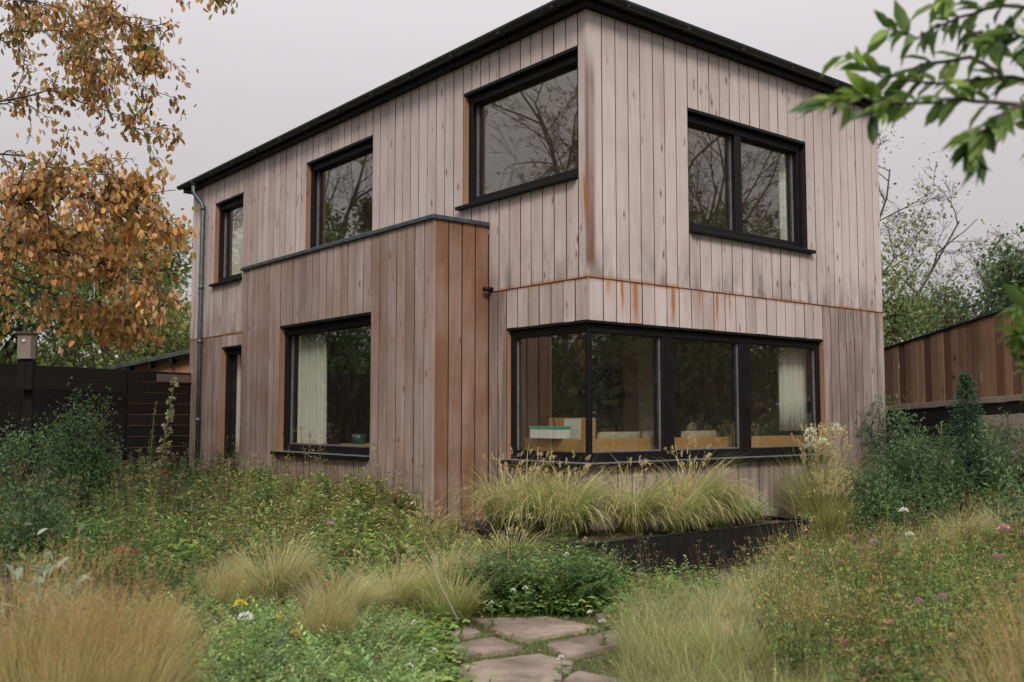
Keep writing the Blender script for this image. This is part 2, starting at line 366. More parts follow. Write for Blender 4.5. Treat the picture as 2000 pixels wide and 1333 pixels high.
def blades(g, B, az, h, th0, th1, w, cb, ct, k=4, pw=1.5):
    B = np.asarray(B, float); n = len(B); t = np.linspace(0, 1, k + 1)
    f = lambda q: np.broadcast_to(np.asarray(q, float), (n,))
    az, h, th0, th1, w = map(f, (az, h, th0, th1, w))
    th = th0[:, None] + (th1 - th0)[:, None] * (t[None, 1:] ** pw)
    rr = np.concatenate([np.zeros((n, 1)), np.cumsum(np.sin(th) * h[:, None] / k, 1)], 1)
    zz = np.concatenate([np.zeros((n, 1)), np.cumsum(np.cos(th) * h[:, None] / k, 1)], 1)
    Cn = B[:, None] + np.stack([np.cos(az)[:, None] * rr, np.sin(az)[:, None] * rr, zz], -1)
    a2 = az + math.pi / 2 + rng.normal(0, .5, n)
    ac = np.stack([np.cos(a2), np.sin(a2), np.zeros(n)], -1)
    ww = (w[:, None] * (1 - t[None] ** 2 * .92))[..., None] * .5
    V = np.stack([Cn - ac[:, None] * ww, Cn + ac[:, None] * ww], 2)          # n,k+1,2,3
    cb = np.asarray(cb, float); ct = np.asarray(ct, float)
    cb = np.tile(cb, (n, 1)) if cb.ndim == 1 else cb; ct = np.tile(ct, (n, 1)) if ct.ndim == 1 else ct
    C = cb[:, None] + (ct - cb)[:, None] * (t ** 1.4)[None, :, None]
    C = np.repeat(C[:, :, None], 2, 2)
    i = (np.arange(n) * (k + 1) * 2)[:, None] + np.arange(k)[None] * 2
    T = np.concatenate([np.stack([i, i + 1, i + 3], -1).reshape(-1, 3), np.stack([i, i + 3, i + 2], -1).reshape(-1, 3)])
    g.add(V.reshape(-1, 3), T, C.reshape(-1, 3)); return Cn[:, -1], Cn[:, -1] - Cn[:, -2]
def vary(c, n, s=.25, hue=.12):
    c = np.asarray(c, float); return np.clip(c * (1 + rng.normal(0, s, (n, 1))) * (1 + rng.normal(0, hue, (n, 3))), .004, .9)
def mixcol(a, b, f): f = np.asarray(f)[..., None]; return np.asarray(a) * (1 - f) + np.asarray(b) * f
def stamp(g, protos, P, yaw, sc, tint=.18):
    """place copies of plant prototypes into one mesh"""
    pick = rng.integers(0, len(protos), len(P))
    for q, (V, T, C) in enumerate(protos):
        ix = np.where(pick == q)[0]
        if not len(ix): continue
        c, s_ = np.cos(yaw[ix]), np.sin(yaw[ix]); S = sc[ix]
        X = (V[None, :, 0] * c[:, None] - V[None, :, 1] * s_[:, None]) * S[:, None] + P[ix, 0:1]
        Y = (V[None, :, 0] * s_[:, None] + V[None, :, 1] * c[:, None]) * S[:, None] + P[ix, 1:2]
        Z = V[None, :, 2] * S[:, None] + P[ix, 2:3]
        VV = np.stack([X, Y, Z], -1).reshape(-1, 3)
        TT = (T[None] + (np.arange(len(ix)) * len(V))[:, None, None]).reshape(-1, 3)
        tn = (1 + rng.normal(0, tint, (len(ix), 1, 1))) * (1 + rng.normal(0, tint * .4, (len(ix), 1, 3)))
        g.add(VV, TT, np.clip(C[None] * np.clip(tn, .4, 1.7), .003, .9).reshape(-1, 3))

#@@STRUCT
# ------------------------------------------------------------------ terrain
def axis_pts(lo, hi, fl, fh, fine, grow=1.25):
    a = list(np.arange(fl, fh + 1e-6, fine)); s = fine
    while a[-1] < hi: s *= grow; a.append(a[-1] + s)
    s = fine
    while a[0] > lo: s *= grow; a.insert(0, a[0] - s)
    return np.array(a)
gx = axis_pts(-260, 260, -16, 12, .25); gy = axis_pts(-260, 260, -12, 12, .25)
GX, GY = np.meshgrid(gx, gy, indexing='ij'); GZ = ground(GX, GY)
nv = len(gy); ii, jj = np.meshgrid(np.arange(len(gx) - 1), np.arange(nv - 1), indexing='ij'); q = (ii * nv + jj).ravel()
tg = Geo().add(np.stack([GX, GY, GZ], -1), np.vstack([np.stack([q, q + nv, q + nv + 1], -1), np.stack([q, q + nv + 1, q + 1], -1)]), np.array((.05, .04, .03)))
tag(tg.build('ground', M['soil'], smooth=True), 'dark garden soil sloping up to the timber house', kind='structure')

# ------------------------------------------------------------------ house
LX, RY, H, ZJ = 11.24, 5.80, 5.42, 2.489
house = thing('timber_house', 'two-storey timber-clad house with black framed windows and flat roof', 'house')
WF = lambda u, d, z: (u, d, z)                 # long left wall: u = x, d inward = +y
WB = lambda u, d, z: (u, d - .80, z)           # front of the bay
WR = lambda u, d, z: (-d, u, z)                # right wall: u = y, d inward = -x
WS = lambda u, d, z: (-1.725 - d, u, z)        # bay's right cheek: u = y
rw = lambda a, b: random.uniform(a, b)
def board(u0, u1, z0, z1, fn, weather, dz=0.0):
    g_ = .0062 if fn is WR else .0075; el = (fn is WR and u0 < .03) or (fn is WS and u0 < -.77); eh = (fn is WF and u1 > -1e-6) or (fn is WB and u1 > BX1 - 1e-6)   # boards that meet at a corner
    u0 += .0 if el else g_; u1 -= .0 if eh else g_; d0 = random.uniform(-.0015, .0025) + dz; d1 = .024
    zj = random.uniform(-.004, .004)
    k_ = min(.024, (u1 - u0) * .25)                # undercut edges: the joint opens into a dark cavity
    pr = [(u0 + (0 if el else k_), d1), (u0, d0 + .003), (u0 + .002, d0), (u1 - .002, d0), (u1, d0 + .003), (u1 - (0 if eh else k_), d1)]
    V = [fn(u, d, z0) for u, d in pr] + [fn(u, d, z1) for u, d in pr]
    F = [(i, (i + 1) % 6, (i + 1) % 6 + 6, i + 6) for i in range(6)] + [tuple(range(5, -1, -1)), tuple(range(6, 12))]
    b = Boxes().raw(V, F).build('cladding_board', M['board'], house); b['weather'] = float(weather); zm_ = (z0 + z1) / 2
    b['grime'] = float(rw(.22, .42)) if fn is WB else float(rw(.0, .12) if (zm_ > 2.6 or (fn is WS)) else rw(.45, .7) if zm_ < 2.0 else rw(.15, .3)) if not (fn is WR and z1 > 2.4 and u0 < 4.2) else float(rw(.05, .2)); return b
def clad(u_edges, z0, z1, holes, fn, wfun, dz=0.0):
    """vertical boards between z0 and z1, cut round rectangular holes (u0,u1,z0,z1)"""
    for a, b in zip(u_edges[:-1], u_edges[1:]):
        mid = (a + b) / 2; cuts = sorted([h for h in holes if h[0] < mid < h[1] and h[3] > z0 and h[2] < z1], key=lambda h: h[2])
        z = z0; segs = []
        for h in cuts:
            if h[2] > z + .02: segs.append((z, h[2]))
            z = max(z, h[3])
        if z < z1 - .02: segs.append((z, z1))
        for s0, s1 in segs: board(a, b, s0, s1, fn, wfun(mid, (s0 + s1) / 2), dz)
def edges(a, b, stops, pitch=.2):
    """board edges that land on the window jambs"""
    pts = sorted([a] + [s for s in stops if a < s < b] + [b]); out = [a]
    for p, q_ in zip(pts[:-1], pts[1:]):
        n = max(1, round((q_ - p) / pitch))
        e = [p + (q_ - p) * i / n for i in range(1, n + 1)]
        for i in range(n - 1): e[i] += random.uniform(-.008, .008)
        out += e
    return out
U1 = (-10.13, -8.88, 3.47, 5.00); U2 = (-6.48, -4.45, 3.20, 5.035); U3 = (-2.26, -.145, 3.62, 5.06); DR = (-9.68, -8.80, -.05, 2.27)
CL = (-1.385, .001, .51, 2.03); CR = (-.001, 4.30, .51, 2.03); WW = (1.64, 4.00, 3.20, 4.66); BW = (-5.66, -3.11, .51, 2.32)
BX0, BX1, BZ = -7.0, -1.725, 3.28
up_l = lambda u, z: rw(.86, 1.0) - .2 * (u < -7) - .12 * (z < 3.5)
lo_l = lambda u, z: rw(.22, .40) + .2 * (z > 1.9)
clad(edges(-LX, 0, (U1[0], U1[1], BX0 + .0, U2[0], U2[1], U3[0], U3[1], BX1)), ZJ + .006, H, [U1, U2, U3, (BX0 + .03, BX1 - .03, 0, 3.2)], WF, up_l)
clad(edges(-LX, BX0 + .03, (DR[0], DR[1])), -.12, ZJ - .006, [DR], WF, lo_l)
clad(edges(BX1, 0, (CL[0],)), -.25, ZJ - .006, [CL], WF, lambda u, z: rw(.30, .44) if z < 2 else rw(.76, .9))
clad(edges(.026, RY, (WW[0], WW[1])), ZJ + .006, H, [WW], WR, lambda u, z: rw(.94, 1.08))
clad(edges(.026, RY, (CR[1],)), -.3, ZJ - .006, [CR], WR, lambda u, z: rw(.78, .92) if (u < 4.3 and z > 1.5) else rw(.50, .66))
clad(edges(BX0, BX1, (BW[0], BW[1])), -.15, BZ, [BW], WB, lambda u, z: rw(.26, .42) + .12 * (z > 2.3) + .1 * (u > -3.1))
clad(edges(-.774, 0, (), .195), -.25, BZ, [], WS, lambda u, z: rw(.04, .14))

def panels(b, u0, u1, z0, z1, holes, fn, d0, d1):
    us = sorted({u0, u1, *[min(max(h[i], u0), u1) for h in holes for i in (0, 1)]}); zs = sorted({z0, z1, *[min(max(h[i], z0), z1) for h in holes for i in (2, 3)]})
    for a, c in zip(us[:-1], us[1:]):
        for e, f in zip(zs[:-1], zs[1:]):
            m, n = (a + c) / 2, (e + f) / 2
            if any(h[0] < m < h[1] and h[2] < n < h[3] for h in holes): continue
            b.box(a, c, d0, d1, e, f, lambda x, y, z: fn(x, y, z))
wb = Boxes()
bigc = (CL[0], .3, CL[2], CL[3])
panels(wb, -LX + .01, -.03, -.3, H, [U1, U2, U3, DR, bigc, (BX0 + .3, BX1 - .3, -.2, 2.95)], WF, .03, .24)
panels(wb, .245, RY - .01, -.3, H, [WW, (-.2, CR[1], CR[2], CR[3])], WR, .03, .24)
panels(wb, BX0 + .01, BX1 - .03, -.3, BZ - .03, [BW], WB, .03, .20)
wb.box(BX1 - .20, BX1 - .03, -.60, .03, -.3, BZ - .03)                 # cheeks of the bay
wb.box(BX0 + .01, BX0 + .20, -.60, .03, -.3, BZ - .03)
wb.box(-LX + .01, -.03, RY - .24, RY - .01, -.3, H)                    # rear wall
wb.box(-LX + .01, -LX + .24, .24, RY - .24, -.3, H)                   # far gable
wb.build('wall', M['membrane'], house)
# far gable and rear are out of sight but closed: plain skins so that the house is whole
# inside: floors, ceilings, partitions
ib = Boxes(); ib.box(-LX + .25, -.25, .25, RY - .25, 2.36, 2.56); ib.box(BX0 + .2, BX1 - .2, -.6, .25, 2.95, 3.02); ib.box(-LX + .25, -.25, .25, RY - .25, 5.12, 5.2)
ib.build('ceiling', M['plaster'], house)
Boxes().box(-LX + .25, -.245, .245, RY - .25, .05, .12).box(BX0 + .2, BX1 - .2, -.6, .24, .05, .12).build('floor', M['floor'], house)
Boxes().box(-3.9, -3.8, .25, RY - .25, .12, 2.36).box(-8.6, -8.5, .25, RY - .25, .12, 2.36).box(-7.4, -7.3, .25, RY - .25, 2.56, 5.12).build('partition', M['room_dark'], house)
Boxes().box(-2.35, -2.05, 2.9, 3.25, .12, 2.36).box(-3.3, -3.2, .25, RY - .25, 2.56, 5.12).build('column', M['plaster'], house)
# inner faces of the outer walls
pb = Boxes()
panels(pb, -LX + .25, -.25, .12, 5.12, [U1, U2, U3, DR, (CL[0], .3, CL[2], CL[3]), (BX0 + .3, BX1 - .3, -.2, 2.95)], WF, .241, .255)
panels(pb, .255, RY - .26, .12, 5.12, [WW, (-.2, CR[1], CR[2], CR[3])], WR, .241, .255)
pb.box(-LX + .26, -.26, RY - .255, RY - .241, .12, 5.12)
pb.build('plaster_lining', M['plaster'], house)

# roof, eaves, gutters
ov = .13
Boxes().box(-LX - .28, ov, -ov, RY + ov, H + .07, H + .17).build('roof', M['gutter'], house, .01)
Boxes().box(-LX - .26, ov - .02, -ov + .02, RY + ov - .02, H + .004, H + .066).build('soffit', M['black'], house)
def half_gutter(a, b, name='gutter', r=.062, k=9):
    a = np.array(a, float); b = np.array(b, float); d = unit(b - a); side = np.cross(d, (0, 0, 1)); P = []
    for c in (a, b):
        for rr in (r, r - .006):
            for i in range(k):
                t = math.pi + math.pi * i / (k - 1); P.append(c + side * rr * math.cos(t) + np.array((0, 0, rr * math.sin(t))))
    F = []
    for i in range(k - 1):
        F += [(i, i + 1, 2 * k + i + 1, 2 * k + i), (k + i + 1, k + i, 3 * k + i, 3 * k + i + 1), (i + 1, i, k + i, k + i + 1), (2 * k + i, 2 * k + i + 1, 3 * k + i + 1, 3 * k + i)]
    F += [(0, k, 3 * k, 2 * k)[::-1], (k - 1, 2 * k - 1, 4 * k - 1, 3 * k - 1)]
    return Boxes().raw(P, F).build(name, M['gutter'], house)
gl_ = half_gutter((-LX - .28, -ov - .055, H + .12), (ov + .05, -ov - .055, H + .12))
gr_ = half_gutter((ov + .055, -ov - .05, H + .12), (ov + .055, RY + ov, H + .12))
for i in range(12):
    x = -LX + .5 + i * .95
    Boxes().box(x - .012, x + .012, -ov - .125, -ov + .01, H + .05, H + .068).build('gutter_bracket', M['gutter'], gl_)
for i in range(6):
    y = .4 + i * 1.0
    Boxes().box(ov - .01, ov + .125, y - .012, y + .012, H + .05, H + .068).build('gutter_bracket', M['gutter'], gr_)
# downpipe
px_ = -10.55
g = Geo(); g.add(*tube([(px_ - .22, -ov - .055, H + .10), (px_ - .22, -ov - .055, H - .10), (px_ - .19, -ov - .04, H - .16), (px_ - .03, -.085, H - .36), (px_, -.075, H - .42), (px_, -.075, 2.6), (px_, -.075, -.05)], .042, 10), np.array((.1, .1, .1)))
dp = g.build('downpipe', M['zinc'], house, True)
for z in (H - .45, 3.45, 2.42, .95):
    g = Geo(); g.add(*tube([(px_, -.075, z - .035), (px_, -.075, z + .035)], .050, 10), np.array((.1, .1, .1))); g.build('pipe_collar', M['zinc'], dp)
g = Geo(); g.add(*tube([(px_ - .22, -ov - .055, H + .02), (px_ - .22, -ov - .055, H + .10)], .056, 10), np.array((.1, .1, .1))); g.build('pipe_collar', M['zinc'], dp)
# bay capping and joint flashing, small black outlet
cp = Boxes(); cp.box(BX0 - .02, BX1 + .03, -.835, -.002, BZ + .002, BZ + .055); cp.build('capping', M['zinc'], house, .006)
rf_ = mat_plain('rusty_flashing', (.10, .045, .02), .8, .2, var=.5, scale=7)
for q_ in ((-LX, BX0, -.006, .022), (BX1 + .002, 0, -.006, .022), (-.022, .006, .023, RY)): Boxes().box(*q_, ZJ - .005, ZJ + .005).build('joint_flashing', rf_, house)
g = Geo(); g.add(*tube([(-1.66, .02, 2.52), (-1.66, -.12, 2.515)], .028, 10), np.array((.1, .1, .1))); g.build('outlet_pipe', M['black'], house)

# windows: (hole, wall fn, mullions, sill overhangs, kind)
def window(hole, fn, mull=(), sill=(.06, .03), name='window', line=(1, 1), sill_mat='black', door=False, fw_=.085, gd=.17):
    u0, u1, z0, z1 = hole
    w = link(name, None, house)
    # timber lining on the outer edge of the jambs
    e = .004
    if line[0]: Boxes().box(u0 + e, u0 + .022, .004, .075, z0, z1 - .03, fn).build('jamb_lining', M['lining'], w)['weather'] = .4
    if line[1]: Boxes().box(u1 - .022, u1 - e, .004, .075, z0, z1 - .03, fn).build('jamb_lining', M['lining'], w)['weather'] = .4
    fb = Boxes(); i0, i1 = u0 + .006, u1 - .006
    fb.box(i0, i0 + fw_, .077, .235, z0, z1, fn); fb.box(i1 - fw_, i1, .077, .235, z0, z1, fn)
    fb.box(i0 + fw_, i1 - fw_, .077, .235, z1 - fw_ - .05, z1 - .036, fn); fb.box(i0 + fw_, i1 - fw_, .077, .235, z0, z0 + fw_ + .02, fn)
    fb.build('frame', M['black'], w, .004)
    Boxes().box(u0 + .001, u1 - .001, .002, .236, z1 - .035, z1 + .001, fn).build('head_trim', M['black'], w)
    cuts = [i0 + fw_] + [m for q_ in mull for m in q_] + [i1 - fw_]
    for a, b in mull: Boxes().box(a, b, .085, .23, z0 + fw_ + .02, z1 - fw_ - .05, fn).build('mullion', M['black'], w, .004)
    for a, b in zip(cuts[0::2], cuts[1::2]):
        bd = Boxes()
        for (p, q_, r, s) in ((a, a + .010, z0 + fw_ + .02, z1 - fw_ - .05), (b - .010, b, z0 + fw_ + .02, z1 - fw_ - .05)): bd.box(p, q_, gd - .022, gd - .002, r, s, fn)
        bd.box(a + .010, b - .010, gd - .022, gd - .002, z0 + fw_ + .02, z0 + fw_ + .036, fn)
        bd.build('glazing_bead', M['sill_metal'] if name != 'door' else M['black'], w)
        Boxes().box(a, b, gd, gd + .006, z0 + fw_ + .02, z1 - fw_ - .05, fn).build('pane', M['glass'], w)
    if not door:
        Boxes().box(u0 - sill[0], u1 + sill[1], -.075, .10, z0 - .045, z0 - .002, fn).build('sill', M['black'], w, .005)
        if sill_mat != 'black': Boxes().box(u0 - sill[0] + .004, u1 + sill[1] - .004, -.079, .07, z0 - .001, z0 + .008, fn).build('sill_capping', M[sill_mat], w)
    return w
window(U1, WF, line=(1, 0)); window(U2, WF, line=(1, 0)); window(U3, WF, sill=(.07, .0), line=(1, 0)); window(WW, WR, mull=((2.62, 2.745),), sill=(.0, .08), line=(0, 0))
window(BW, WB, sill=(.09, .0), sill_mat='sill_metal', line=(1, 0)); window(DR, WF, name='door', door=True, line=(1, 0))
# corner window
cw = link('corner_window', None, house); z0, z1 = CL[2], CL[3]; fwd = .09
Boxes().box(CL[0] + .004, CL[0] + .022, .004, .07, z0, z1 - .03).build('jamb_lining', M['lining'], cw)['weather'] = .4
Boxes().box(-.07, -.004, CR[1] - .022, CR[1] - .004, z0, z1 - .03).build('jamb_lining', M['lining'], cw)['weather'] = .4
fb = Boxes()
fb.box(CL[0] + .006, CL[0] + .006 + fwd, .05, .20, z0, z1); fb.box(CL[0] + .006 + fwd, -.05, .05, .20, z1 - .12, z1 - .03); fb.box(CL[0] + .006 + fwd, -.05, .05, .20, z0, z0 + .11)
fb.box(-.20, -.05, CR[1] - .006 - fwd, CR[1] - .006, z0, z1); fb.box(-.20, -.05, .20, CR[1] - .006 - fwd, z1 - .12, z1 - .03); fb.box(-.20, -.05, .20, CR[1] - .006 - fwd, z0, z0 + .11)
fb.build('frame', M['black'], cw, .004)
Boxes().box(-.105, -.05, .05, .105, z0 + .11, z1 - .12).build('corner_post', M['black'], cw, .004)
Boxes().box(CL[0] + .001, -.001, .001, .21, z1 - .028, z1 + .004).box(-.21, -.001, .211, CR[1] - .001, z1 - .028, z1 + .004).build('head_trim', M['black'], cw)
MU = ((1.20, 1.40), (2.60, 2.80))
for a, b in MU: Boxes().box(-.195, -.052, a, b, z0 + .11, z1 - .12).build('mullion', M['black'], cw, .004)
ps = [.105, MU[0][0], MU[0][1], MU[1][0], MU[1][1], CR[1] - .006 - fwd]
for a, b in zip(ps[0::2], ps[1::2]):
    Boxes().box(-.106, -.10, a, b, z0 + .11, z1 - .12).build('pane', M['glass'], cw)
    Boxes().box(-.098, -.08, b - .014, b, z0 + .11, z1 - .12).box(-.098, -.08, a, b - .014, z0 + .11, z0 + .124).build('glazing_bead', M['sill_metal'], cw)
Boxes().box(CL[0] + .006 + fwd, -.105, .10, .106, z0 + .11, z1 - .12).build('pane', M['glass'], cw)
Boxes().box(CL[0] + .006 + fwd, CL[0] + .02 + fwd, .08, .098, z0 + .11, z1 - .12).build('glazing_bead', M['sill_metal'], cw)
sb = Boxes(); sb.box(CL[0] - .03, .078, -.078, .05, z0 - .045, z0 - .002); sb.box(-.05, .078, .051, CR[1] + .04, z0 - .045, z0 - .002); sb.build('sill', M['black'], cw, .004)
sb = Boxes(); sb.box(CL[0] - .026, .081, -.081, .045, z0 - .001, z0 + .009); sb.box(-.045, .081, .046, CR[1] + .036, z0 - .001, z0 + .009); sb.build('sill_capping', M['sill_metal'], cw)

# ------------------------------------------------------------------ things inside, seen through the glass
wbn = thing('window_bench', 'orange plywood bench along the inside of the corner window', 'bench')
Boxes().box(-1.9, -.26, .30, .33, .12, .755).box(-.36, -.33, .331, 4.9, .12, .755).build('back_panel', M['ply'], wbn, .003)['weather'] = .5
Boxes().box(-1.9, -.361, .331, .80, .50, .53).box(-.86, -.361, .801, 4.9, .50, .53).build('seat', M['ply'], wbn, .003)['weather'] = .5
bxg = thing('storage_box', 'pale box with green lid on the corner window bench', 'box', (-.98, .315, .756))
Boxes().box(-.24, .24, -.10, .10, .001, .105).build('carton', M['white'], bxg, .003)
Boxes().box(-.245, .245, -.105, .105, .106, .14).build('lid', M['teal'], bxg, .003)
g = Geo(); g.add(*tube([(-.10, .0, .141), (-.02, 0, .25), (.05, 0, .25), (.09, 0, .141)], .006, 5), np.array((.02, .02, .02))); g.build('handle', M['black'], bxg)
cb_ = thing('wooden_crate', 'pale upright board box behind the green-lidded box', 'crate', (-.95, .62, .531))
Boxes().box(-.34, .36, -.05, .05, 0, .46).build('panel', M['ply'], cb_, .003)['weather'] = .8
Boxes().box(-.05, .22, -.062, -.052, .1, .45).build('card', M['white'], cb_)
lamp = thing('floor_lamp', 'black dome-shaded floor lamp inside the corner room', 'lamp', (-1.45, 1.35, .12))
V, T = lathe([(.30, 0), (.30, .04), (.29, .16), (.25, .27), (.17, .35), (.05, .385), (.0, .388)], (.0, .25, 1.10), 20)
Geo().add(V, T, np.array((.01, .01, .01))).build('lamp_shade', M['black'], lamp, True)
g = Geo(); g.add(*tube([(0, -.25, .02), (0, -.05, .75), (0, .20, 1.25), (0, .25, 1.42)], .012, 6), np.array((.01,) * 3)); g.build('stem', M['black'], lamp)
V, T = lathe([(0, .03), (.14, .025), (.15, 0), (0, 0)], (0, -.25, 0), 16); Geo().add(V, T, np.array((.01,) * 3)).build('base', M['black'], lamp)
def cushion(loc, rz, sx, label):
    c = thing('cushion', label, 'cushion', loc, rz, 'cushions on the window bench')
    n = 10; u = np.linspace(-1, 1, n); A, B = np.meshgrid(u, u, indexing='ij'); t = .5 * ((1 - A ** 4) * (1 - B ** 4)) ** .5
    V = np.concatenate([np.stack([A * sx, .07 * t, B * .15 + .15], -1).reshape(-1, 3), np.stack([A * sx, -.07 * t, B * .15 + .15], -1).reshape(-1, 3)])
    i, j = np.meshgrid(np.arange(n - 1), np.arange(n - 1), indexing='ij'); q_ = (i * n + j).ravel()
    T1 = np.vstack([np.stack([q_, q_ + n, q_ + n + 1], -1), np.stack([q_, q_ + n + 1, q_ + 1], -1)])
    Geo().add(V, np.vstack([T1[:, ::-1], T1 + n * n]), np.array((.3, .3, .3))).build('cover', M['cushion'], c, True)
cushion((-.50, .95, .531), R(80), .30, 'oatmeal cushion on the bench nearest the glazed corner')
cushion((-.50, 1.62, .531), R(94), .30, 'oatmeal cushion on the bench behind the first mullion')
cushion((-.50, 2.35, .531), R(88), .32, 'oatmeal cushion on the bench in the middle pane')
def curtain(a, b, z0, z1, label, folds=7, amp=.035):
    a = np.array(a, float); b = np.array(b, float); n = folds * 8 + 1; t = np.linspace(0, 1, n); d = b - a; nrm = unit(np.array([-d[1], d[0]]))
    off = amp * np.sin(t * folds * 2 * math.pi) + .01 * np.sin(t * 31)
    P = a[None] + d[None] * t[:, None] + nrm[None] * off[:, None]; k = 5; V = []
    for j in range(k):
        z = z0 + (z1 - z0) * j / (k - 1); sp_ = 1 + .05 * (1 - j / (k - 1)); Q = a + (P - a) * sp_
        V.append(np.hstack([Q, np.full((n, 1), z)]))
    V = np.concatenate(V); i, j = np.meshgrid(np.arange(k - 1), np.arange(n - 1), indexing='ij'); q_ = (i * n + j).ravel()
    o = Geo().add(V, np.vstack([np.stack([q_, q_ + 1, q_ + n + 1], -1), np.stack([q_, q_ + n + 1, q_ + n], -1)]), np.array((.6,) * 3)).build('curtain', M['curtain'], None, True)
    so_ = o.modifiers.new('thickness', 'SOLIDIFY'); so_.thickness = .004
    tag(o, label, 'curtain', 'curtains behind the windows')
curtain((-.30, 3.75), (-.30, 4.28), .82, 2.33, 'pale curtain at the right end of the corner window')
curtain((-5.62, -.52), (-4.75, -.52), .14, 2.30, 'pale curtain at the left side of the lower bay window', 8)
curtain((-.30, 3.86), (-.30, 4.10), 2.6, 4.9, 'pale curtain at the right side of the upper two-pane window', 6)
curtain((-10.08, .34), (-9.55, .34), 2.6, 5.05, 'pale curtain in the small upper window by the downpipe', 6)
curtain((-9.62, .27), (-8.82, .27), .14, 2.3, 'pale curtain behind the narrow glazed door', 7, .02)
tb = thing('table', 'orange wooden table inside the lower bay window', 'table', (-3.6, -.1, .12))
Boxes().box(-.75, .6, -.42, .35, .40, .52).build('table_top', M['ply'], tb, .004)['weather'] = .6
for sx in (-.66, .51):
    for sy in (-.36, .29): Boxes().box(sx, sx + .05, sy, sy + .05, 0, .40).build('leg', M['ply'], tb)['weather'] = .6
for i, (x, y, r_, h_) in enumerate(((-3.98, -.44, .10, .13), (-4.45, -.44, .09, .11))):
    V, T = lathe([(r_ * .7, 0), (r_, h_ * .4), (r_, h_), (r_ * .9, h_), (r_ * .85, h_ * .5), (0, h_ * .4)], (0, 0, 0), 14)
    if i == 0:
        o = Geo().add(V, T, np.array((.02, .08, .08))).build('bowl', M['ceramic'], None, True); o.location = (x, y, .641)
        tag(o, 'dark teal bowl on the table in the bay window', 'bowl')
pc = thing('picture_frame', 'small pale picture with dark frame on the corner room wall', 'picture', (-3.78, 4.0, 1.15))
Boxes().box(.0, .03, -.25, .25, -.02, .62).build('frame', M['black'], pc); Boxes().box(.031, .036, -.19, .19, .04, .56).build('print', M['curtain'], pc)
wc = thing('white_card', 'white folded card on the sill of the middle upper window', 'card', (-4.72, .22, 3.30))
Boxes().box(-.24, .24, -.012, .012, 0, .34).build('sheet', M['white'], wc)

# ------------------------------------------------------------------ raised planter
pl = thing('planter', 'black steel raised planter in front of the corner window', 'planter')
Boxes().box(.98, 1.0, -1.02, 2.45, -.72, -.15).build('front_panel', M['black_metal'], pl, .003)
Boxes().box(-1.70, .98, -1.02, -1.0, -.72, -.15).build('end_panel', M['black_metal'], pl, .003)
Boxes().box(.02, .98, 2.43, 2.45, -.72, -.15).build('end_panel', M['black_metal'], pl, .003)
Boxes().box(.955, 1.004, -1.024, 2.454, -.149, -.143).box(-1.70, .954, -1.024, -.975, -.149, -.143).box(.02, .954, 2.405, 2.454, -.149, -.143).build('rim', M['black_metal'], pl)
n = 40; A, B = np.meshgrid(np.linspace(-1.70, .978, n), np.linspace(-.998, 2.428, n), indexing='ij')
Zs = -.185 + .02 * np.sin(5 * A) * np.cos(4 * B) + rng.normal(0, .008, A.shape)
i, j = np.meshgrid(np.arange(n - 1), np.arange(n - 1), indexing='ij'); q = (i * n + j).ravel()
Geo().add(np.stack([A, B, Zs], -1), np.vstack([np.stack([q, q + n, q + n + 1], -1), np.stack([q, q + n + 1, q + 1], -1)]), np.array((.05,) * 3)).build('planter_soil', M['soil'], pl, True)

# ------------------------------------------------------------------ flagstone path
GZP = -.545
path = link('garden_path', None); path['kind'] = 'structure'; tag(path, 'stone flag path crossing the foreground planting')
STONES = [[(923, 1206), (1072, 1200), (1177, 1223), (1024, 1247), (964, 1229)], [(872, 1237), (914, 1223), (943, 1233), (872, 1247)],
          [(872, 1260), (962, 1243), (1023, 1263), (874, 1285)], [(1066, 1257), (1207, 1233), (1230, 1252), (1111, 1283)],
          [(1158, 1199), (1245, 1199), (1290, 1222), (1184, 1217)], [(870, 1303), (1054, 1277), (1122, 1294), (1100, 1330), (985, 1348), (920, 1334)],
          [(770, 1345), (860, 1318), (905, 1345), (860, 1385)], [(1050, 1355), (1130, 1310), (1240, 1335), (1180, 1390)], [(905, 1372), (1030, 1352), (1140, 1392), (1000, 1430)],
          [(1230, 1190), (1300, 1178), (1370, 1190), (1310, 1208)]]
stone_polys = []
for S in STONES:
    W = np.array([hit(a, b, 2, GZP)[:2] for a, b in S]); c = W.mean(0); W = c + (W - c) * .985; stone_polys.append(W)
    out = []
    for a, b in zip(W, np.roll(W, -1, 0)):
        m = max(2, int(np.linalg.norm(b - a) / .07))
        for t in range(m): out.append(a + (b - a) * t / m + rng.normal(0, .007, 2))
    out = np.array(out); k = len(out); tz = GZP + random.uniform(-.004, .012); tl = rng.normal(0, .012, 2)
    zt = lambda P: tz + (P - c) @ tl
    ins = c + (out - c) * .955
    V = [(*p, z - .09) for p, z in zip(out, zt(out))] + [(*p, z - .012) for p, z in zip(out, zt(out))] + [(*p, z + rng.normal(0, .002)) for p, z in zip(ins, zt(ins))] + [(*c, tz + .003)]
    F = [(i, (i + 1) % k, (i + 1) % k + k, i + k) for i in range(k)] + [(i + k, (i + 1) % k + k, (i + 1) % k + 2 * k, i + 2 * k) for i in range(k)] + [(i + 2 * k, (i + 1) % k + 2 * k, 3 * k) for i in range(k)]
    poly_obj('paving_stone', V, F, M['stone'], path, True)

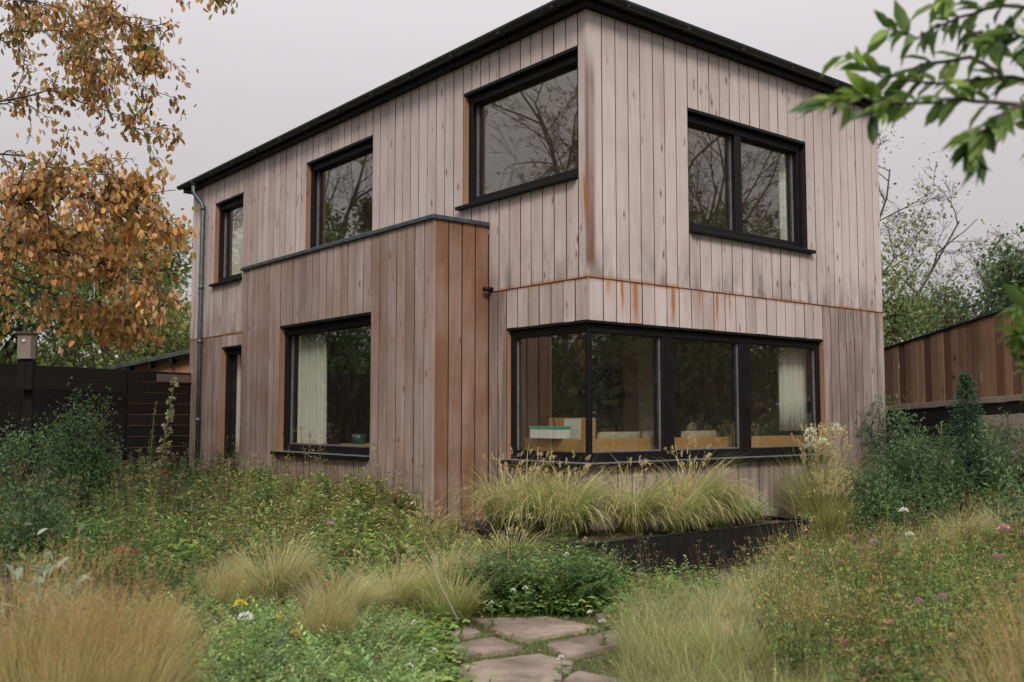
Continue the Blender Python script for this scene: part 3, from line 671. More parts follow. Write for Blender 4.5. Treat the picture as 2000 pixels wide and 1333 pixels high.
#@@BG
# ------------------------------------------------------------------ trees: generator
BARK = np.array((.05, .045, .04))
def limb(g, tips, p, d, L, r, lev, P):
    n = 6 if lev == 0 else 4
    pts = [np.asarray(p, float)]; dd = unit(d)
    for i in range(n):
        dd = unit(dd + rng.normal(0, P['wander'], 3) + np.array((0, 0, P['up'][min(lev, len(P['up']) - 1)])))
        pts.append(pts[-1] + dd * L / n)
    pts = np.array(pts); rad = np.maximum(np.linspace(r, r * P.get('taper', .5), n + 1), P['rmin'])
    g.add(*tube(pts, rad, (9, 6, 5, 3, 3, 3, 3)[lev], False), BARK)
    shoots(g, tips, pts, rad, L, lev, P)
def shoots(g, tips, pts, rad, L, lev, P):
    if lev >= P['max'] - 1:
        for q_ in pts[1:]: tips.append((q_, pts[-1] - pts[-2]))
    if lev >= P['max']: return
    n = len(pts) - 1
    for c in range(P['kids'][lev]):
        t = random.uniform(P['start'] if lev == 0 else .15, 1.0) * n; i = min(int(t), n - 1); f_ = t - i
        pos = pts[i] * (1 - f_) + pts[i + 1] * f_; dd = unit(pts[i + 1] - pts[i])
        a = unit(np.cross(dd, rng.normal(0, 1, 3))); ang = R(random.uniform(*P['ang']))
        nd = dd * math.cos(ang) + a * math.sin(ang)
        limb(g, tips, pos, nd, L * random.uniform(*P['ratio']) * (1.15 - .45 * t / n), rad[i] * .62, lev + 1, P)
def tree(name, label, loc, h, r, P, leaves=0, leaf_len=.1, leaf_c=(.05, .09, .02), leaf_c2=None, mat='leaf', group=None, spread=.25, d0=(0, 0, 1), bark='bark', tpl=DIAMOND, rz=0.0):
    t = thing(name, label, 'tree', loc, rz, group); g = Geo(); tips = []
    limb(g, tips, (0, 0, -.2), d0, h, r, 0, P); g.build('trunk', M[bark], t, True)
    if leaves:
        tp = np.array([q_[0] for q_ in tips]); td = np.array([q_[1] for q_ in tips])
        ix = rng.integers(0, len(tp), leaves); pos = tp[ix] + rng.normal(0, spread, (leaves, 3))
        D = unit(td[ix]) * .5 + rng.normal(0, .7, (leaves, 3)) + np.array((0, 0, -.3))
        c2 = leaf_c2 or leaf_c; cl = mixcol(leaf_c, c2, np.clip(rng.beta(1.2, 1.2, len(tp))[ix] + rng.normal(0, .15, leaves), 0, 1))
        cl = cl * (1 + rng.normal(0, .22, (leaves, 1)))
        Ls = leaf_len * rng.uniform(.6, 1.3, leaves); gl = Geo()
        scatter_leaves(gl, tpl, pos, D, Ls, Ls * .62, np.clip(cl, .004, .8)); gl.build('crown', M[mat], t)
    return t
BARE = dict(max=5, kids=(8, 5, 4, 4, 3, 0), start=.3, ang=(25, 60), ratio=(.45, .68), wander=.16, up=(.02, .06, .04, .02, .02), rmin=.006, taper=.35)
FULL = dict(max=4, kids=(9, 6, 5, 4, 0), start=.25, ang=(30, 70), ratio=(.45, .65), wander=.18, up=(.03, .05, .02, 0), rmin=.006, taper=.4)
BARE2 = dict(BARE, kids=(11, 6, 5, 4, 2, 0), rmin=.007, ratio=(.38, .60), start=.2)
BUSH = dict(max=3, kids=(9, 7, 5, 0), start=.05, ang=(25, 70), ratio=(.45, .7), wander=.2, up=(.04, .05, .02), rmin=.005, taper=.4)
def gp(px, dep):
    p = spot(px, dep); return (float(p[0]), float(p[1]), float(p[2]))

# trees beyond the left fence
tree('green_tree', 'bushy green tree behind the dark fence, nearest the shed roof', gp(250, 25), 5.0, .16, FULL, 9000, .14, (.045, .075, .018), (.12, .14, .03), group='trees behind the left fence')
tree('green_tree', 'dense green tree behind the fence at the left picture edge', gp(50, 23), 5.4, .17, FULL, 9000, .14, (.045, .08, .02), (.11, .15, .035), group='trees behind the left fence')
tree('green_tree', 'pale yellow-green tree just left of the house, beyond the shed', gp(350, 31), 5.0, .15, FULL, 7000, .15, (.10, .12, .04), (.17, .17, .06), group='trees behind the left fence')
tree('thin_tree', 'nearly bare tall tree above the green trees on the left', gp(110, 33), 5.6, .16, BARE, 1500, .12, (.10, .12, .04), group='trees behind the left fence')
tree('green_tree', 'low dark green tree behind the bird box', gp(-60, 20), 4.8, .14, FULL, 7000, .13, (.025, .05, .016), (.06, .09, .02), group='trees behind the left fence')
# trees beyond the right fence
tree('ivy_tree', 'half-bare tree with sparse green leaves rising beside the right wall of the house', gp(1745, 27), 6.6, .14, BARE, 2600, .12, (.07, .09, .03), (.13, .14, .05), group='trees behind the right fence')
tree('bare_tree', 'bare spreading tree at the right picture edge', gp(1990, 25), 7.0, .24, dict(BARE, rmin=.009), 0, group='trees behind the right fence')
tree('bare_tree', 'slim bare tree between the house and the right picture edge', gp(1890, 36), 6.4, .13, BARE, 900, .12, (.09, .11, .04), group='trees behind the right fence')
tree('evergreen_tree', 'dense dark evergreen above the right-hand fence', gp(1985, 21), 4.4, .16, FULL, 9000, .12, (.022, .045, .018), (.05, .075, .025), group='trees behind the right fence')
tree('green_bush', 'leafy green bush behind the right fence beside the house corner', gp(1770, 22), 3.6, .10, BUSH, 5000, .10, (.05, .08, .022), (.10, .12, .035), group='trees behind the right fence')
# trees of the garden behind the camera: they show in the windows
rt = [(-19, -16, 13.0, 'tall bare tree mirrored in the large upper window by the corner'), (-27, -12, 12.5, 'bare tree mirrored in the middle upper window'), (-14, -21, 12.0, 'bare tree mirrored beside the tall one in the large upper window'),
      (-34, -8, 11, 'bare tree mirrored in the small upper window'), (14, 19, 12.5, 'bare tree mirrored in the left pane of the upper right window'), (21, 25, 13.0, 'bare tree mirrored in the right pane of the upper right window'), (10, 24, 11, 'bare tree standing beyond the right wall, mirrored in its window'), (-25, -23, 14, 'bare tree behind the tall one mirrored in the large upper window'), (-17, -24, 13, 'bare tree at the edge of the large upper window reflection')]
src = None
for i, (x, y, h, lb) in enumerate(rt):
    if i in (0, 2, 4):
        src = tree('bare_tree', lb, (x, y, float(ground(x, y))), h, .15, BARE2, 2600, .11, (.12, .10, .035), (.16, .09, .03), group='trees mirrored in the windows'); bh = h
    else: dup(src, (x, y, float(ground(x, y))), random.uniform(0, 6), h / bh, lb)
ev = [(-24, -16, 7.6, 'dark evergreen mirrored low in the large upper window'), (-28, -11, 7.4, 'dark evergreen mirrored in the middle upper window'), (-14, -17, 7.2, 'dark evergreen mirrored in the lower bay window'), (-34, -8, 6.4, 'dark evergreen mirrored in the narrow glazed door'),
      (11, 14, 5.0, 'dark evergreen mirrored in the left pane of the upper right window'), (14, 18, 5.8, 'dark evergreen mirrored in the right pane of the upper right window'), (9, 19, 5.6, 'dark evergreen mirrored at the edge of the upper right window'), (17, 11, 7, 'dark evergreen mirrored above the hedge in the corner window')]
for i, (x, y, h, lb) in enumerate(ev):
    if i == 0: src = tree('evergreen_tree', lb, (x, y, float(ground(x, y))), h, .2, dict(FULL, start=.08), 15000, .24, (.018, .036, .014), (.045, .065, .022), group='evergreens mirrored in the windows'); bh = h
    else: dup(src, (x, y, float(ground(x, y))), random.uniform(0, 6), h / bh, lb)
def hedge(a, b, h, w, label):
    t = thing('hedge', label, 'hedge'); a = np.array(a, float); b = np.array(b, float); d = unit(b - a); nn = np.array((-d[1], d[0])); L = np.linalg.norm(b - a); n = int(L * 750)
    u_ = rng.uniform(0, L, n); s_ = rng.uniform(-1, 1, n); z = rng.uniform(0, 1, n) ** .8; sw = w * (.5 + .12 * np.sin(u_ * 2.1) + .1 * np.sin(u_ * 5.3)); hz = h * (1 + .07 * np.sin(u_ * 1.3) + .05 * np.sin(u_ * 4.1))
    P = np.stack([a[0] + d[0] * u_ + nn[0] * s_ * sw, a[1] + d[1] * u_ + nn[1] * s_ * sw, z * hz], -1); P[:, 2] += ground(P[:, 0], P[:, 1]); g = Geo(); Ls = rng.uniform(.10, .22, n)
    scatter_leaves(g, DIAMOND, P, rng.normal(0, 1, (n, 3)), Ls, Ls * .6, vary((.03, .05, .018), n, .3)); g.build('foliage', M['leaf'], t); g = Geo()
    for k in range(int(L / .5)):
        q_ = a + d * (k + .5) * .5; z0_ = float(ground(*q_)); g.add(*tube([(q_[0], q_[1], z0_ - .1), (q_[0] + rng.normal(0, .1), q_[1] + rng.normal(0, .1), z0_ + h * .85)], [.04, .012], 5), BARK)
    g.build('stems', M['bark'], t)['kind'] = 'stuff'
hedge((4.5, 17.5), (15.5, 5.5), 3.3, 1.8, 'tall dark hedge mirrored in the corner window'); hedge((-17, -6.8), (-5.0, -14.5), 3.2, 1.8, 'tall dark hedge mirrored in the lower bay window')
# far woodland all round: one mass
wg = Geo()
for i in range(260):
    a = i / 260 * 2 * math.pi + random.uniform(-.02, .02); rr = random.uniform(48, 75); c = np.array((rr * math.cos(a), rr * math.sin(a), -.3)); hh = random.uniform(3.5, 7.5); n = 150
    q_ = rng.normal(0, 1, (n, 3)); q_ = unit(q_) * rng.uniform(.3, 1, (n, 1)) ** .5 * np.array((3.2, 3.2, hh / 2)) + c + np.array((0, 0, hh / 2))
    scatter_leaves(wg, DIAMOND, q_, rng.normal(0, 1, (n, 3)), rng.uniform(.5, 1.0, n), rng.uniform(.4, .7, n), vary(random.choice([(.05, .07, .025), (.08, .085, .03), (.10, .08, .035), (.035, .05, .02)]), n, .25))
tag(wg.build('far_woodland', M['leaf']), 'far belt of mixed trees behind the garden fences', kind='stuff')

# oak with rust-brown leaves: trunk stands outside the left picture edge, limbs reach in
oak = thing('oak_tree', 'autumn oak with rust-orange leaves reaching in from the left', 'tree', (0, 0, 0))
OD = 10.8; tb_ = spot(-190, OD); g = Geo(); tips = []
tp = [tb_ + np.array((0, 0, -.2)), tb_ + np.array((.05, 0, 1.5)), tb_ + np.array((.0, .08, 3.2)), tb_ + np.array((.1, 0, 5)), tb_ + np.array((.05, .1, 7.5)), tb_ + np.array((0, 0, 9))]
g.add(*tube(tp, [.24, .2, .18, .15, .1, .05], 10), BARK)
g.build('trunk', M['bark'], oak, True); g = Geo()
LIMBS = [[(-190, 420, 0), (0, 468, 0), (110, 492, -.2), (200, 512, -.3), (300, 560, -.5)], [(-190, 60, 0), (60, -50, .2), (170, -5, .1), (250, 50, 0), (320, 120, -.1)],
         [(-190, 230, 0), (10, 195, .3), (110, 180, .2), (210, 215, .1), (285, 265, 0)], [(-190, 360, 0), (30, 400, -.4), (150, 385, -.5), (250, 400, -.6), (325, 430, -.7)],
         [(-190, 470, 0), (20, 540, .4), (110, 580, .4), (190, 610, .3), (255, 625, .3)], [(-190, -80, 0), (180, -130, -.3), (320, -100, -.4), (400, -30, -.5)],
         [(-190, 150, 0), (20, 60, .5), (120, 60, .5), (210, 100, .5), (280, 170, .4)], [(-190, 300, 0), (20, 300, -.2), (100, 330, -.3), (190, 330, -.4), (240, 360, -.4)],
         [(-190, 330, 0), (0, 430, .6), (120, 450, .6), (230, 470, .5), (320, 500, .5)], [(-190, 20, 0), (0, -20, -.5), (90, 20, -.5), (160, 90, -.5), (190, 150, -.5)]]
OP = dict(max=2, kids=(11, 4, 0), start=.3, ang=(25, 75), ratio=(.20, .36), wander=.2, up=(-.02, -.10, -.15), rmin=.004, taper=.4)
dens = [1, .75, .5, 1.1, .75, .6, .6, .7, 1.1, .6]; clr = []
for li, lm in enumerate(LIMBS):
    raw = np.array([at(a, b, OD + c) for a, b, c in lm]); raw[0] = raw[0] + 0
    t = np.linspace(0, len(raw) - 1, 14); pts = np.stack([np.interp(t, np.arange(len(raw)), raw[:, k]) for k in range(3)], -1) + rng.normal(0, .02, (14, 3))
    rad = np.linspace(.026 if li in (0, 3) else .014, .004, 14); g.add(*tube(pts, rad, 6), BARK); tl = []
    shoots(g, tl, pts[2:], rad[2:], 1.75, 0, dict(OP, start=.05, kids=(int(42 * dens[li]), 4, 0)))
    tips += [(p_, d_, li) for p_, d_ in tl]
g.build('limb', M['bark'], oak, True)
gl = Geo()
for p_, d_, li in tips:
    if random.random() > (.17 if li in (0, 3, 4, 8) else .15): continue
    n = random.randint(5, 12); dens_hi = li in (0, 3, 4, 8)
    pos = p_ + rng.normal(0, .07, (n, 3)); D = unit(d_) * .4 + rng.normal(0, .5, (n, 3)) + np.array((0, 0, -.8))
    base = random.choice([(.46, .26, .095), (.40, .20, .07), (.50, .31, .13), (.34, .20, .075), (.46, .28, .15)]) if dens_hi or random.random() < .5 else random.choice([(.27, .16, .06), (.32, .21, .07), (.16, .16, .05)])
    Ls = rng.uniform(.055, .105, n); scatter_leaves(gl, OAK, pos, D, Ls, Ls * .62, vary(base, n, .28, .10), curl=1.7)
gl.build('leaves', M['dry'], oak)

# leafy branch hanging in from the upper right, close to the camera
fb_ = thing('leafy_tree', 'green lance-leaved tree branch hanging in at upper right', 'tree', (0, 0, 0)); g = Geo(); gl = Geo(); BD = 2.95
tb_ = spot(2420, BD); trunk = np.array([tb_ + np.array((0, 0, -.2)), tb_ + np.array((.02, 0, 1.0)), tb_ + np.array((0, .03, 2.1)), tb_ + np.array((0, 0, 3.2))])
g.add(*tube(trunk, [.06, .05, .04, .02], 8), BARK); g.build('trunk', M['bark'], fb_, True); g = Geo()
TW = [[(2420, 260, 0), (2120, 170, 0), (1960, 150, 0), (1840, 165, .05), (1720, 150, .1), (1648, 108, .1)], [(2120, 170, 0), (1990, 205, -.1), (1860, 195, -.1), (1750, 205, -.1), (1672, 190, -.1), (1622, 205, -.1)],
      [(2420, 40, 0), (2100, 20, .1), (1950, 10, .1), (1860, 40, .1), (1790, 75, .1), (1740, 60, .1)], [(1990, 205, -.1), (1940, 240, -.15), (1905, 268, -.15), (1890, 300, -.15)], [(1960, 150, 0), (1890, 110, .1), (1800, 130, .12), (1730, 200, .12), (1700, 225, .1)],
      [(2100, 20, .1), (1990, -40, .1), (1900, -50, 0), (1840, 10, 0)], [(2420, 330, 0), (2180, 250, .1), (2040, 190, .1), (1950, 70, .15), (1900, 60, .15)], [(2120, 170, 0), (2050, 110, -.1), (1980, 60, -.1), (1930, 90, -.1)], [(2420, 200, 0), (2200, 330, .1), (2080, 290, .1), (1990, 235, .1)],
      [(2420, 700, 0), (2150, 690, .2), (2040, 660, .2), (1995, 655, .2)], [(2420, 640, 0), (2150, 640, .1), (2030, 600, .1), (1990, 605, .1)], [(2150, 690, .2), (2060, 740, .2), (2010, 730, .2)]]
for k, tw in enumerate(TW):
    if k == 9: g.build('twigs', M['bark'], fb_, True); g = Geo()
    raw = np.array([at(a, b, BD + c) for a, b, c in tw]); m = 22; t = np.linspace(0, len(raw) - 1, m)
    pts = np.stack([np.interp(t, np.arange(len(raw)), raw[:, q_]) for q_ in range(3)], -1) + rng.normal(0, .003, (m, 3))
    g.add(*tube(pts, np.linspace(.008, .0022, m), 6), BARK)
    P_, D_ = [], []
    for i in range(6 if k not in (3, 11) else 2, m):
        dd = unit(pts[min(i + 1, m - 1)] - pts[i - 1])
        for s_ in range(random.choice((2, 2, 3))):
            P_.append(pts[i]); sd_ = unit(np.cross(dd, rng.normal(0, 1, 3))); D_.append(dd * .75 + sd_ * .8 + np.array((0, 0, -.30)))
    n = len(P_); Ls = rng.uniform(.06, .12, n)
    scatter_leaves(gl, LANCE, P_, D_, Ls, Ls * .38, np.clip(mixcol((.024, .055, .018), (.13, .18, .04), rng.beta(1, 1, n)) * (1 + rng.normal(0, .15, (n, 1))), .01, .5), jit=.5)
g.build('twigs', M['bark'], fb_, True); gl.build('leaves', M['leaf'], fb_)

# ------------------------------------------------------------------ fences, shed, bird box
def quad_board(name, a, b, z0, z1, th, parent, mat, weather):
    """upright board between plan points a and b"""
    a = np.array(a[:2], float); b = np.array(b[:2], float); d = unit(b - a); nrm = np.array([-d[1], d[0]])
    z0 = np.broadcast_to(z0, 2); z1 = np.broadcast_to(z1, 2)
    V = [(*(a - nrm * th / 2), z0[0]), (*(b - nrm * th / 2), z0[1]), (*(b + nrm * th / 2), z0[1]), (*(a + nrm * th / 2), z0[0]), (*(a - nrm * th / 2), z1[0]), (*(b - nrm * th / 2), z1[1]), (*(b + nrm * th / 2), z1[1]), (*(a + nrm * th / 2), z1[0])]
    o = Boxes().raw(V, BOXF).build(name, M[mat], parent, .003); o['weather'] = float(weather); return o
# right fence: upright boards on a rail above a dark retaining board
A = spot(1690, 16.9); B = spot(2120, 12.9); A[2] = B[2] = 0; n = 30
rf = thing('board_fence', 'brown upright-board fence on a dark retaining board, right of the house', 'fence')
tz = lambda t: 2.04 + .66 * t; bz = lambda t: 1.10 + .20 * t
for i in range(n):
    t0, t1 = i / n, (i + 1) / n; a = A + (B - A) * (t0 + .0015); b = A + (B - A) * (t1 - .0015); o_ = random.uniform(-.008, .008)
    nrm = np.array((B[1] - A[1], -(B[0] - A[0]), 0)) / np.linalg.norm(B - A); a = a + nrm * o_; b = b + nrm * o_
    quad_board('fence_board', a, b, (bz(t0), bz(t1)), (tz(t0), tz(t1)), .02, rf, 'fence_wood', random.uniform(.0, .95))
nrm = np.array((B[1] - A[1], -(B[0] - A[0]), 0)) / np.linalg.norm(B - A)
if nrm @ (CAM - A) < 0: nrm = -nrm
for z_, h_, m_, nm in ((0, .03, 'black', 'fence_cap'),):
    quad_board(nm, A, B, (tz(0) + .002, tz(1) + .002), (tz(0) + .035, tz(1) + .035), .06, rf, m_, .4)
quad_board('bottom_rail', A + nrm * .03, B + nrm * .03, (bz(0) - .02, bz(1) - .02), (bz(0) + .06, bz(1) + .06), .035, rf, 'grey_wood', .5)
for j in range(3): quad_board('retaining_board', A + nrm * (.0), B + nrm * .0, (bz(0) - .30 * (j + 1) - .02, bz(1) - .30 * (j + 1) - .02), (bz(0) - .30 * j - .028, bz(1) - .30 * j - .028), .05, rf, 'dark_wood', .2)
for t in (.1, .4, .72): 
    c = A + (B - A) * t - nrm * .06; d_ = unit(B - A) * .05
    quad_board('post', c - d_, c + d_, -.2, tz(t) - .03, .09, rf, 'dark_wood', .5)
kb = thing('concrete_plinth', 'short pale concrete plinth below the right end of the fence', 'plinth')
c0 = A + (B - A) * .62 + nrm * .12; c1 = B + nrm * .12
quad_board('block', c0, c1, .2, (1.02, 1.08), .12, kb, 'grey_wood', .9)
# left fence: dark horizontal planks between posts
A = hit(372, 815, 1, .3)[:3].copy(); A = np.array((-LX - .05, .35, 0)); B = spot(-160, 14.5); B[2] = 0
lf = thing('plank_fence', 'dark stained horizontal-plank fence left of the house', 'fence')
nrm = np.array((B[1] - A[1], -(B[0] - A[0]), 0)) / np.linalg.norm(B - A)
if nrm @ (CAM - A) < 0: nrm = -nrm
bays = 3
for bidx in range(bays):
    a = A + (B - A) * (bidx / bays + .004); b = A + (B - A) * ((bidx + 1) / bays - .004)
    for j in range(10):
        z0_ = -.15 + j * .20; o_ = random.uniform(-.006, .006)
        quad_board('fence_plank', a + nrm * o_, b + nrm * o_, z0_ + random.uniform(0, .002), z0_ + .1985, .025, lf, 'dark_wood', random.uniform(0, .7))
for t in np.linspace(0.0, 1, bays + 1):
    c = A + (B - A) * min(max(t, .01), .99) - nrm * .07; d_ = unit(B - A) * .05
    quad_board('post', c - d_, c + d_, -.3, 1.88, .1, lf, 'dark_wood', .5)
quad_board('top_board', A + nrm * .035, A + (B - A) * .22 + nrm * .035, 1.66, 1.80, .02, lf, 'grey_wood', .25)
# shed
sh = thing('garden_shed', 'low shed with dark sheet roof behind the left fence', 'shed')
s0 = at(150, 815, 22.5); s1 = at(410, 815, 22.5); s0[2] = s1[2] = 0; dr = unit(s1 - s0); bk = np.array((-dr[1], dr[0], 0)); bk = bk if bk @ FW > 0 else -bk
zl, zh = 2.02, 2.66
def shp(t, k, z): p = s0 + (s1 - s0) * t + bk * k; return (p[0], p[1], z)
def slope(t): return zl + (zh - zl) * t
for i in range(12):
    t0, t1 = .06 + i * .075, .06 + (i + 1) * .075 - .003
    V = [shp(t0, .30, -.2), shp(t1, .30, -.2), shp(t1, .33, -.2), shp(t0, .33, -.2), shp(t0, .30, slope(t0) - .12), shp(t1, .30, slope(t1) - .12), shp(t1, .33, slope(t1) - .12), shp(t0, .33, slope(t0) - .12)]
    o = Boxes().raw(V, BOXF).build('wall_board', M['lining'], sh); o['weather'] = .3
V = [shp(0, 0, slope(0) - .10), shp(1.05, 0, slope(1.05) - .10), shp(1.05, 3, slope(1.05) - .10), shp(0, 3, slope(0) - .10), shp(0, 0, slope(0)), shp(1.05, 0, slope(1.05)), shp(1.05, 3, slope(1.05)), shp(0, 3, slope(0))]
Boxes().raw(V, BOXF).build('roof', mat_plain('sheet_roof', (.05, .065, .062), .5, .3, var=.3), sh, .01)
for t in (.2, .36, .52, .68, .84):
    V = [shp(t, .02, slope(t) - .22), shp(t + .02, .02, slope(t) - .22), shp(t + .02, .3, slope(t) - .22), shp(t, .3, slope(t) - .22), shp(t, .02, slope(t) - .101), shp(t + .02, .02, slope(t) - .101), shp(t + .02, .3, slope(t) - .101), shp(t, .3, slope(t) - .101)]
    Boxes().raw(V, BOXF).build('rafter', M['dark_wood'], sh)
# bird box on a post
bp_ = spot(47, 13.2); bb = thing('bird_box', 'grey wooden nest box on a dark post before the left fence', 'bird box', tuple(bp_), YAW)
zt = 1 + (815 - 652) / FPX * 13.2 - bp_[2]
Boxes().box(-.09, .09, -.08, .08, zt - .34, zt).build('box_body', M['grey_wood'], bb, .004)['weather'] = .7
Boxes().box(-.11, .11, -.12, .09, zt + .001, zt + .02).build('lid', M['grey_wood'], bb)['weather'] = .4
V, T = lathe([(.022, 0), (.02, .015), (0, .02)], (0, 0, 0), 10); V = np.stack([V[:, 0], -V[:, 2] - .081, V[:, 1] + zt - .10], -1)
Geo().add(V, T, np.array((.6, .6, .6))).build('entrance_ring', M['white'], bb)
Boxes().box(-.06, .06, .081, .17, -.1, zt - .05).build('post', M['dark_wood'], bb, .004)['weather'] = .5
Boxes().box(-.10, .10, -.04, .08, zt - .75, zt - .345).build('back_plate', M['dark_wood'], bb)['weather'] = .3

#@@PLANTS
# ------------------------------------------------------------------ plant prototypes (triangle arrays at the origin)
WIND = math.atan2(RT[1], RT[0])            # grasses lean to the right of the picture
def stems_leaves(ns, h, L, w=.32, pairs=12, c=(.06, .10, .03), c2=(.11, .15, .05), lean=.35, start=.12, tpl=DIAMOND, stem_c=(.07, .085, .04), heads=None):
    g = Geo()
    for s_ in range(ns):
        hh = h * random.uniform(.65, 1.1); a = random.uniform(0, 6.28); le = random.uniform(.05, lean); b = rng.normal(0, .04, 2)
        t = np.linspace(0, 1, 5); P = np.stack([b[0] + math.cos(a) * le * hh * t ** 1.6, b[1] + math.sin(a) * le * hh * t ** 1.6, hh * t - .03], -1)
        g.add(*tube(P, np.linspace(.0035, .0015, 5), 3, False), np.array(stem_c))
        n = pairs * 2; tt = np.repeat(np.linspace(start, 1, pairs), 2) + rng.normal(0, .02, n); tt = np.clip(tt, 0, 1)
        pos = np.stack([np.interp(tt, t, P[:, k]) for k in range(3)], -1); az = rng.uniform(0, 6.28, n)
        D = np.stack([np.cos(az), np.sin(az), rng.uniform(-.1, .9, n)], -1); Ls = L * (1.15 - .6 * tt) * rng.uniform(.7, 1.25, n)
        scatter_leaves(g, tpl, pos, D, Ls, Ls * w, np.clip(mixcol(c, c2, np.clip(tt * .7 + rng.normal(0, .25, n), 0, 1)) * (1 + rng.normal(0, .15, (n, 1))), .005, .6), jit=.4)
        if heads:
            hc, hr, hn = heads; m = hn; pos = P[-1] + rng.normal(0, 1, (m, 3)) * np.array((.022, .022, .012))
            scatter_leaves(g, DIAMOND, pos, rng.normal(0, 1, (m, 3)) + np.array((0, 0, .2)), hr, hr * .8, vary(hc, m, .25))
    return g.arrays()
def fronds(n, h, c, c2, pin=9, spread=(.2, 1.1), pl_=.055):
    g = Geo(); B = np.zeros((n, 3)); B[:, :2] = rng.normal(0, .05, (n, 2)); az = rng.uniform(0, 6.28, n)
    for i in range(n):
        hh = h * random.uniform(.6, 1.15); th0, th1 = random.uniform(.05, spread[0] + .2), random.uniform(.5, spread[1]); t = np.linspace(0, 1, pin + 2); th = th0 + (th1 - th0) * t
        r_ = np.cumsum(np.sin(th)) * hh / (pin + 2); z_ = np.cumsum(np.cos(th)) * hh / (pin + 2)
        P = np.stack([B[i, 0] + math.cos(az[i]) * r_, B[i, 1] + math.sin(az[i]) * r_, z_ - .02], -1)
        d = unit(np.gradient(P, axis=0)); sd_ = unit(np.cross(d, (0, 0, 1)))
        k = np.arange(2, pin + 2); pos = np.repeat(P[k], 2, 0); sg = np.tile([1, -1], len(k))[:, None]
        D = np.repeat(sd_[k], 2, 0) * sg + np.repeat(d[k], 2, 0) * .8 + rng.normal(0, .15, (len(pos), 3)); tt = np.repeat(t[k], 2)
        Ls = pl_ * np.sin(np.clip(tt * 1.05, .1, 1) * math.pi * .9 + .25).clip(.2) * random.uniform(.7, 1.2)
        cc = mixcol(c, c2, np.clip(tt + rng.normal(0, .2, len(pos)), 0, 1)) * random.uniform(.8, 1.2)
        scatter_leaves(g, DIAMOND, pos, D, Ls, Ls * .36, np.clip(cc, .005, .6), jit=.3)
        V = np.concatenate([P - sd_ * .0015, P + sd_ * .0015]); m = len(P); q_ = np.arange(m - 1)
        g.add(V, np.vstack([np.stack([q_, q_ + 1, q_ + m + 1], -1), np.stack([q_, q_ + m + 1, q_ + m], -1)]), np.array(c))
    return g.arrays()
def clover(n, h, c, c2, L=.022):
    g = Geo(); P = np.stack([rng.normal(0, .09, n), rng.normal(0, .09, n), rng.uniform(.25, 1, n) * h], -1); az = rng.uniform(0, 6.28, n); cl = mixcol(c, c2, rng.beta(1, 1, n))
    for k in range(3):
        a = az + k * 2.094; D = np.stack([np.cos(a), np.sin(a), rng.uniform(-.25, .35, n)], -1); scatter_leaves(g, DIAMOND, P, D, L, L * .95, cl * (1 + rng.normal(0, .1, (n, 1))), jit=.15)
    B = P.copy(); B[:, :2] *= .8; B[:, 2] = -.01
    g2 = Geo(); D = unit(P - B); scatter_leaves(g, DIAMOND, B, D, np.linalg.norm(P - B, axis=1), .003, np.array(c) * .9)
    return g.arrays()
def tuft(n, h, th1, w, cb, ct, r0=.07, lean=.25, var_=.30):
    g = Geo(); B = np.zeros((n, 3)); a = rng.uniform(0, 6.28, n); rr = r0 * np.sqrt(rng.uniform(0, 1, n)); B[:, 0] = rr * np.cos(a); B[:, 1] = rr * np.sin(a); B[:, 2] = -.03
    az = a + rng.normal(0, .5, n); az = np.where(rng.uniform(0, 1, n) < lean, WIND + rng.normal(0, .6, n), az)
    hh = h * rng.uniform(.45, 1.12, n); f = rng.beta(1.3, 1.3, n)
    cbv = vary(cb, n, .3); ctv = np.clip(mixcol(ct[0], ct[1], f) * (1 + rng.normal(0, var_, (n, 1))), .01, .8)
    blades(g, B, az, hh, rng.uniform(.02, .38, n), rng.uniform(*th1, n), w * rng.uniform(.45, 1.7, n), cbv, ctv, 5, 1.6)
    m = n // 7; bi = rng.integers(0, n, m)                                 # dry, bent and crossing blades
    blades(g, B[bi], rng.uniform(0, 6.28, m), hh[bi] * rng.uniform(.5, 1.0, m), rng.uniform(.0, .7, m), rng.uniform(.2, 2.9, m), w * rng.uniform(.8, 2.0, m), vary((.26, .19, .09), m, .3), vary((.42, .32, .16), m, .3), 5, 2.6); return g
def plumes(n, h, c, L=.075, r=.011, lean=.5, th=(.15, .9)):
    g = Geo(); B = np.zeros((n, 3)); B[:, :2] = rng.normal(0, .05, (n, 2)); B[:, 2] = -.02; az = rng.uniform(0, 6.28, n); az = np.where(rng.uniform(0, 1, n) < lean, WIND + rng.normal(0, .5, n), az)
    E_, D = blades(g, B, az, h * rng.uniform(.75, 1.15, n), .05, rng.uniform(*th, n), .0028, vary((.16, .18, .07), n, .1), vary((.36, .30, .15), n, .1), 5, 1.6)
    for k in range(14):
        f = rng.uniform(-.1, 1, n); pos = E_ + unit(D) * (f * L)[:, None] * .8; ln = r * 2.6 * np.sin(np.clip(f * .8 + .15, 0, 1) * math.pi).clip(.35)
        scatter_leaves(g, DIAMOND, pos, unit(D) * 1.0 + rng.normal(0, .45, (n, 3)), ln, r * .55, vary(c, n, .15))
    return g
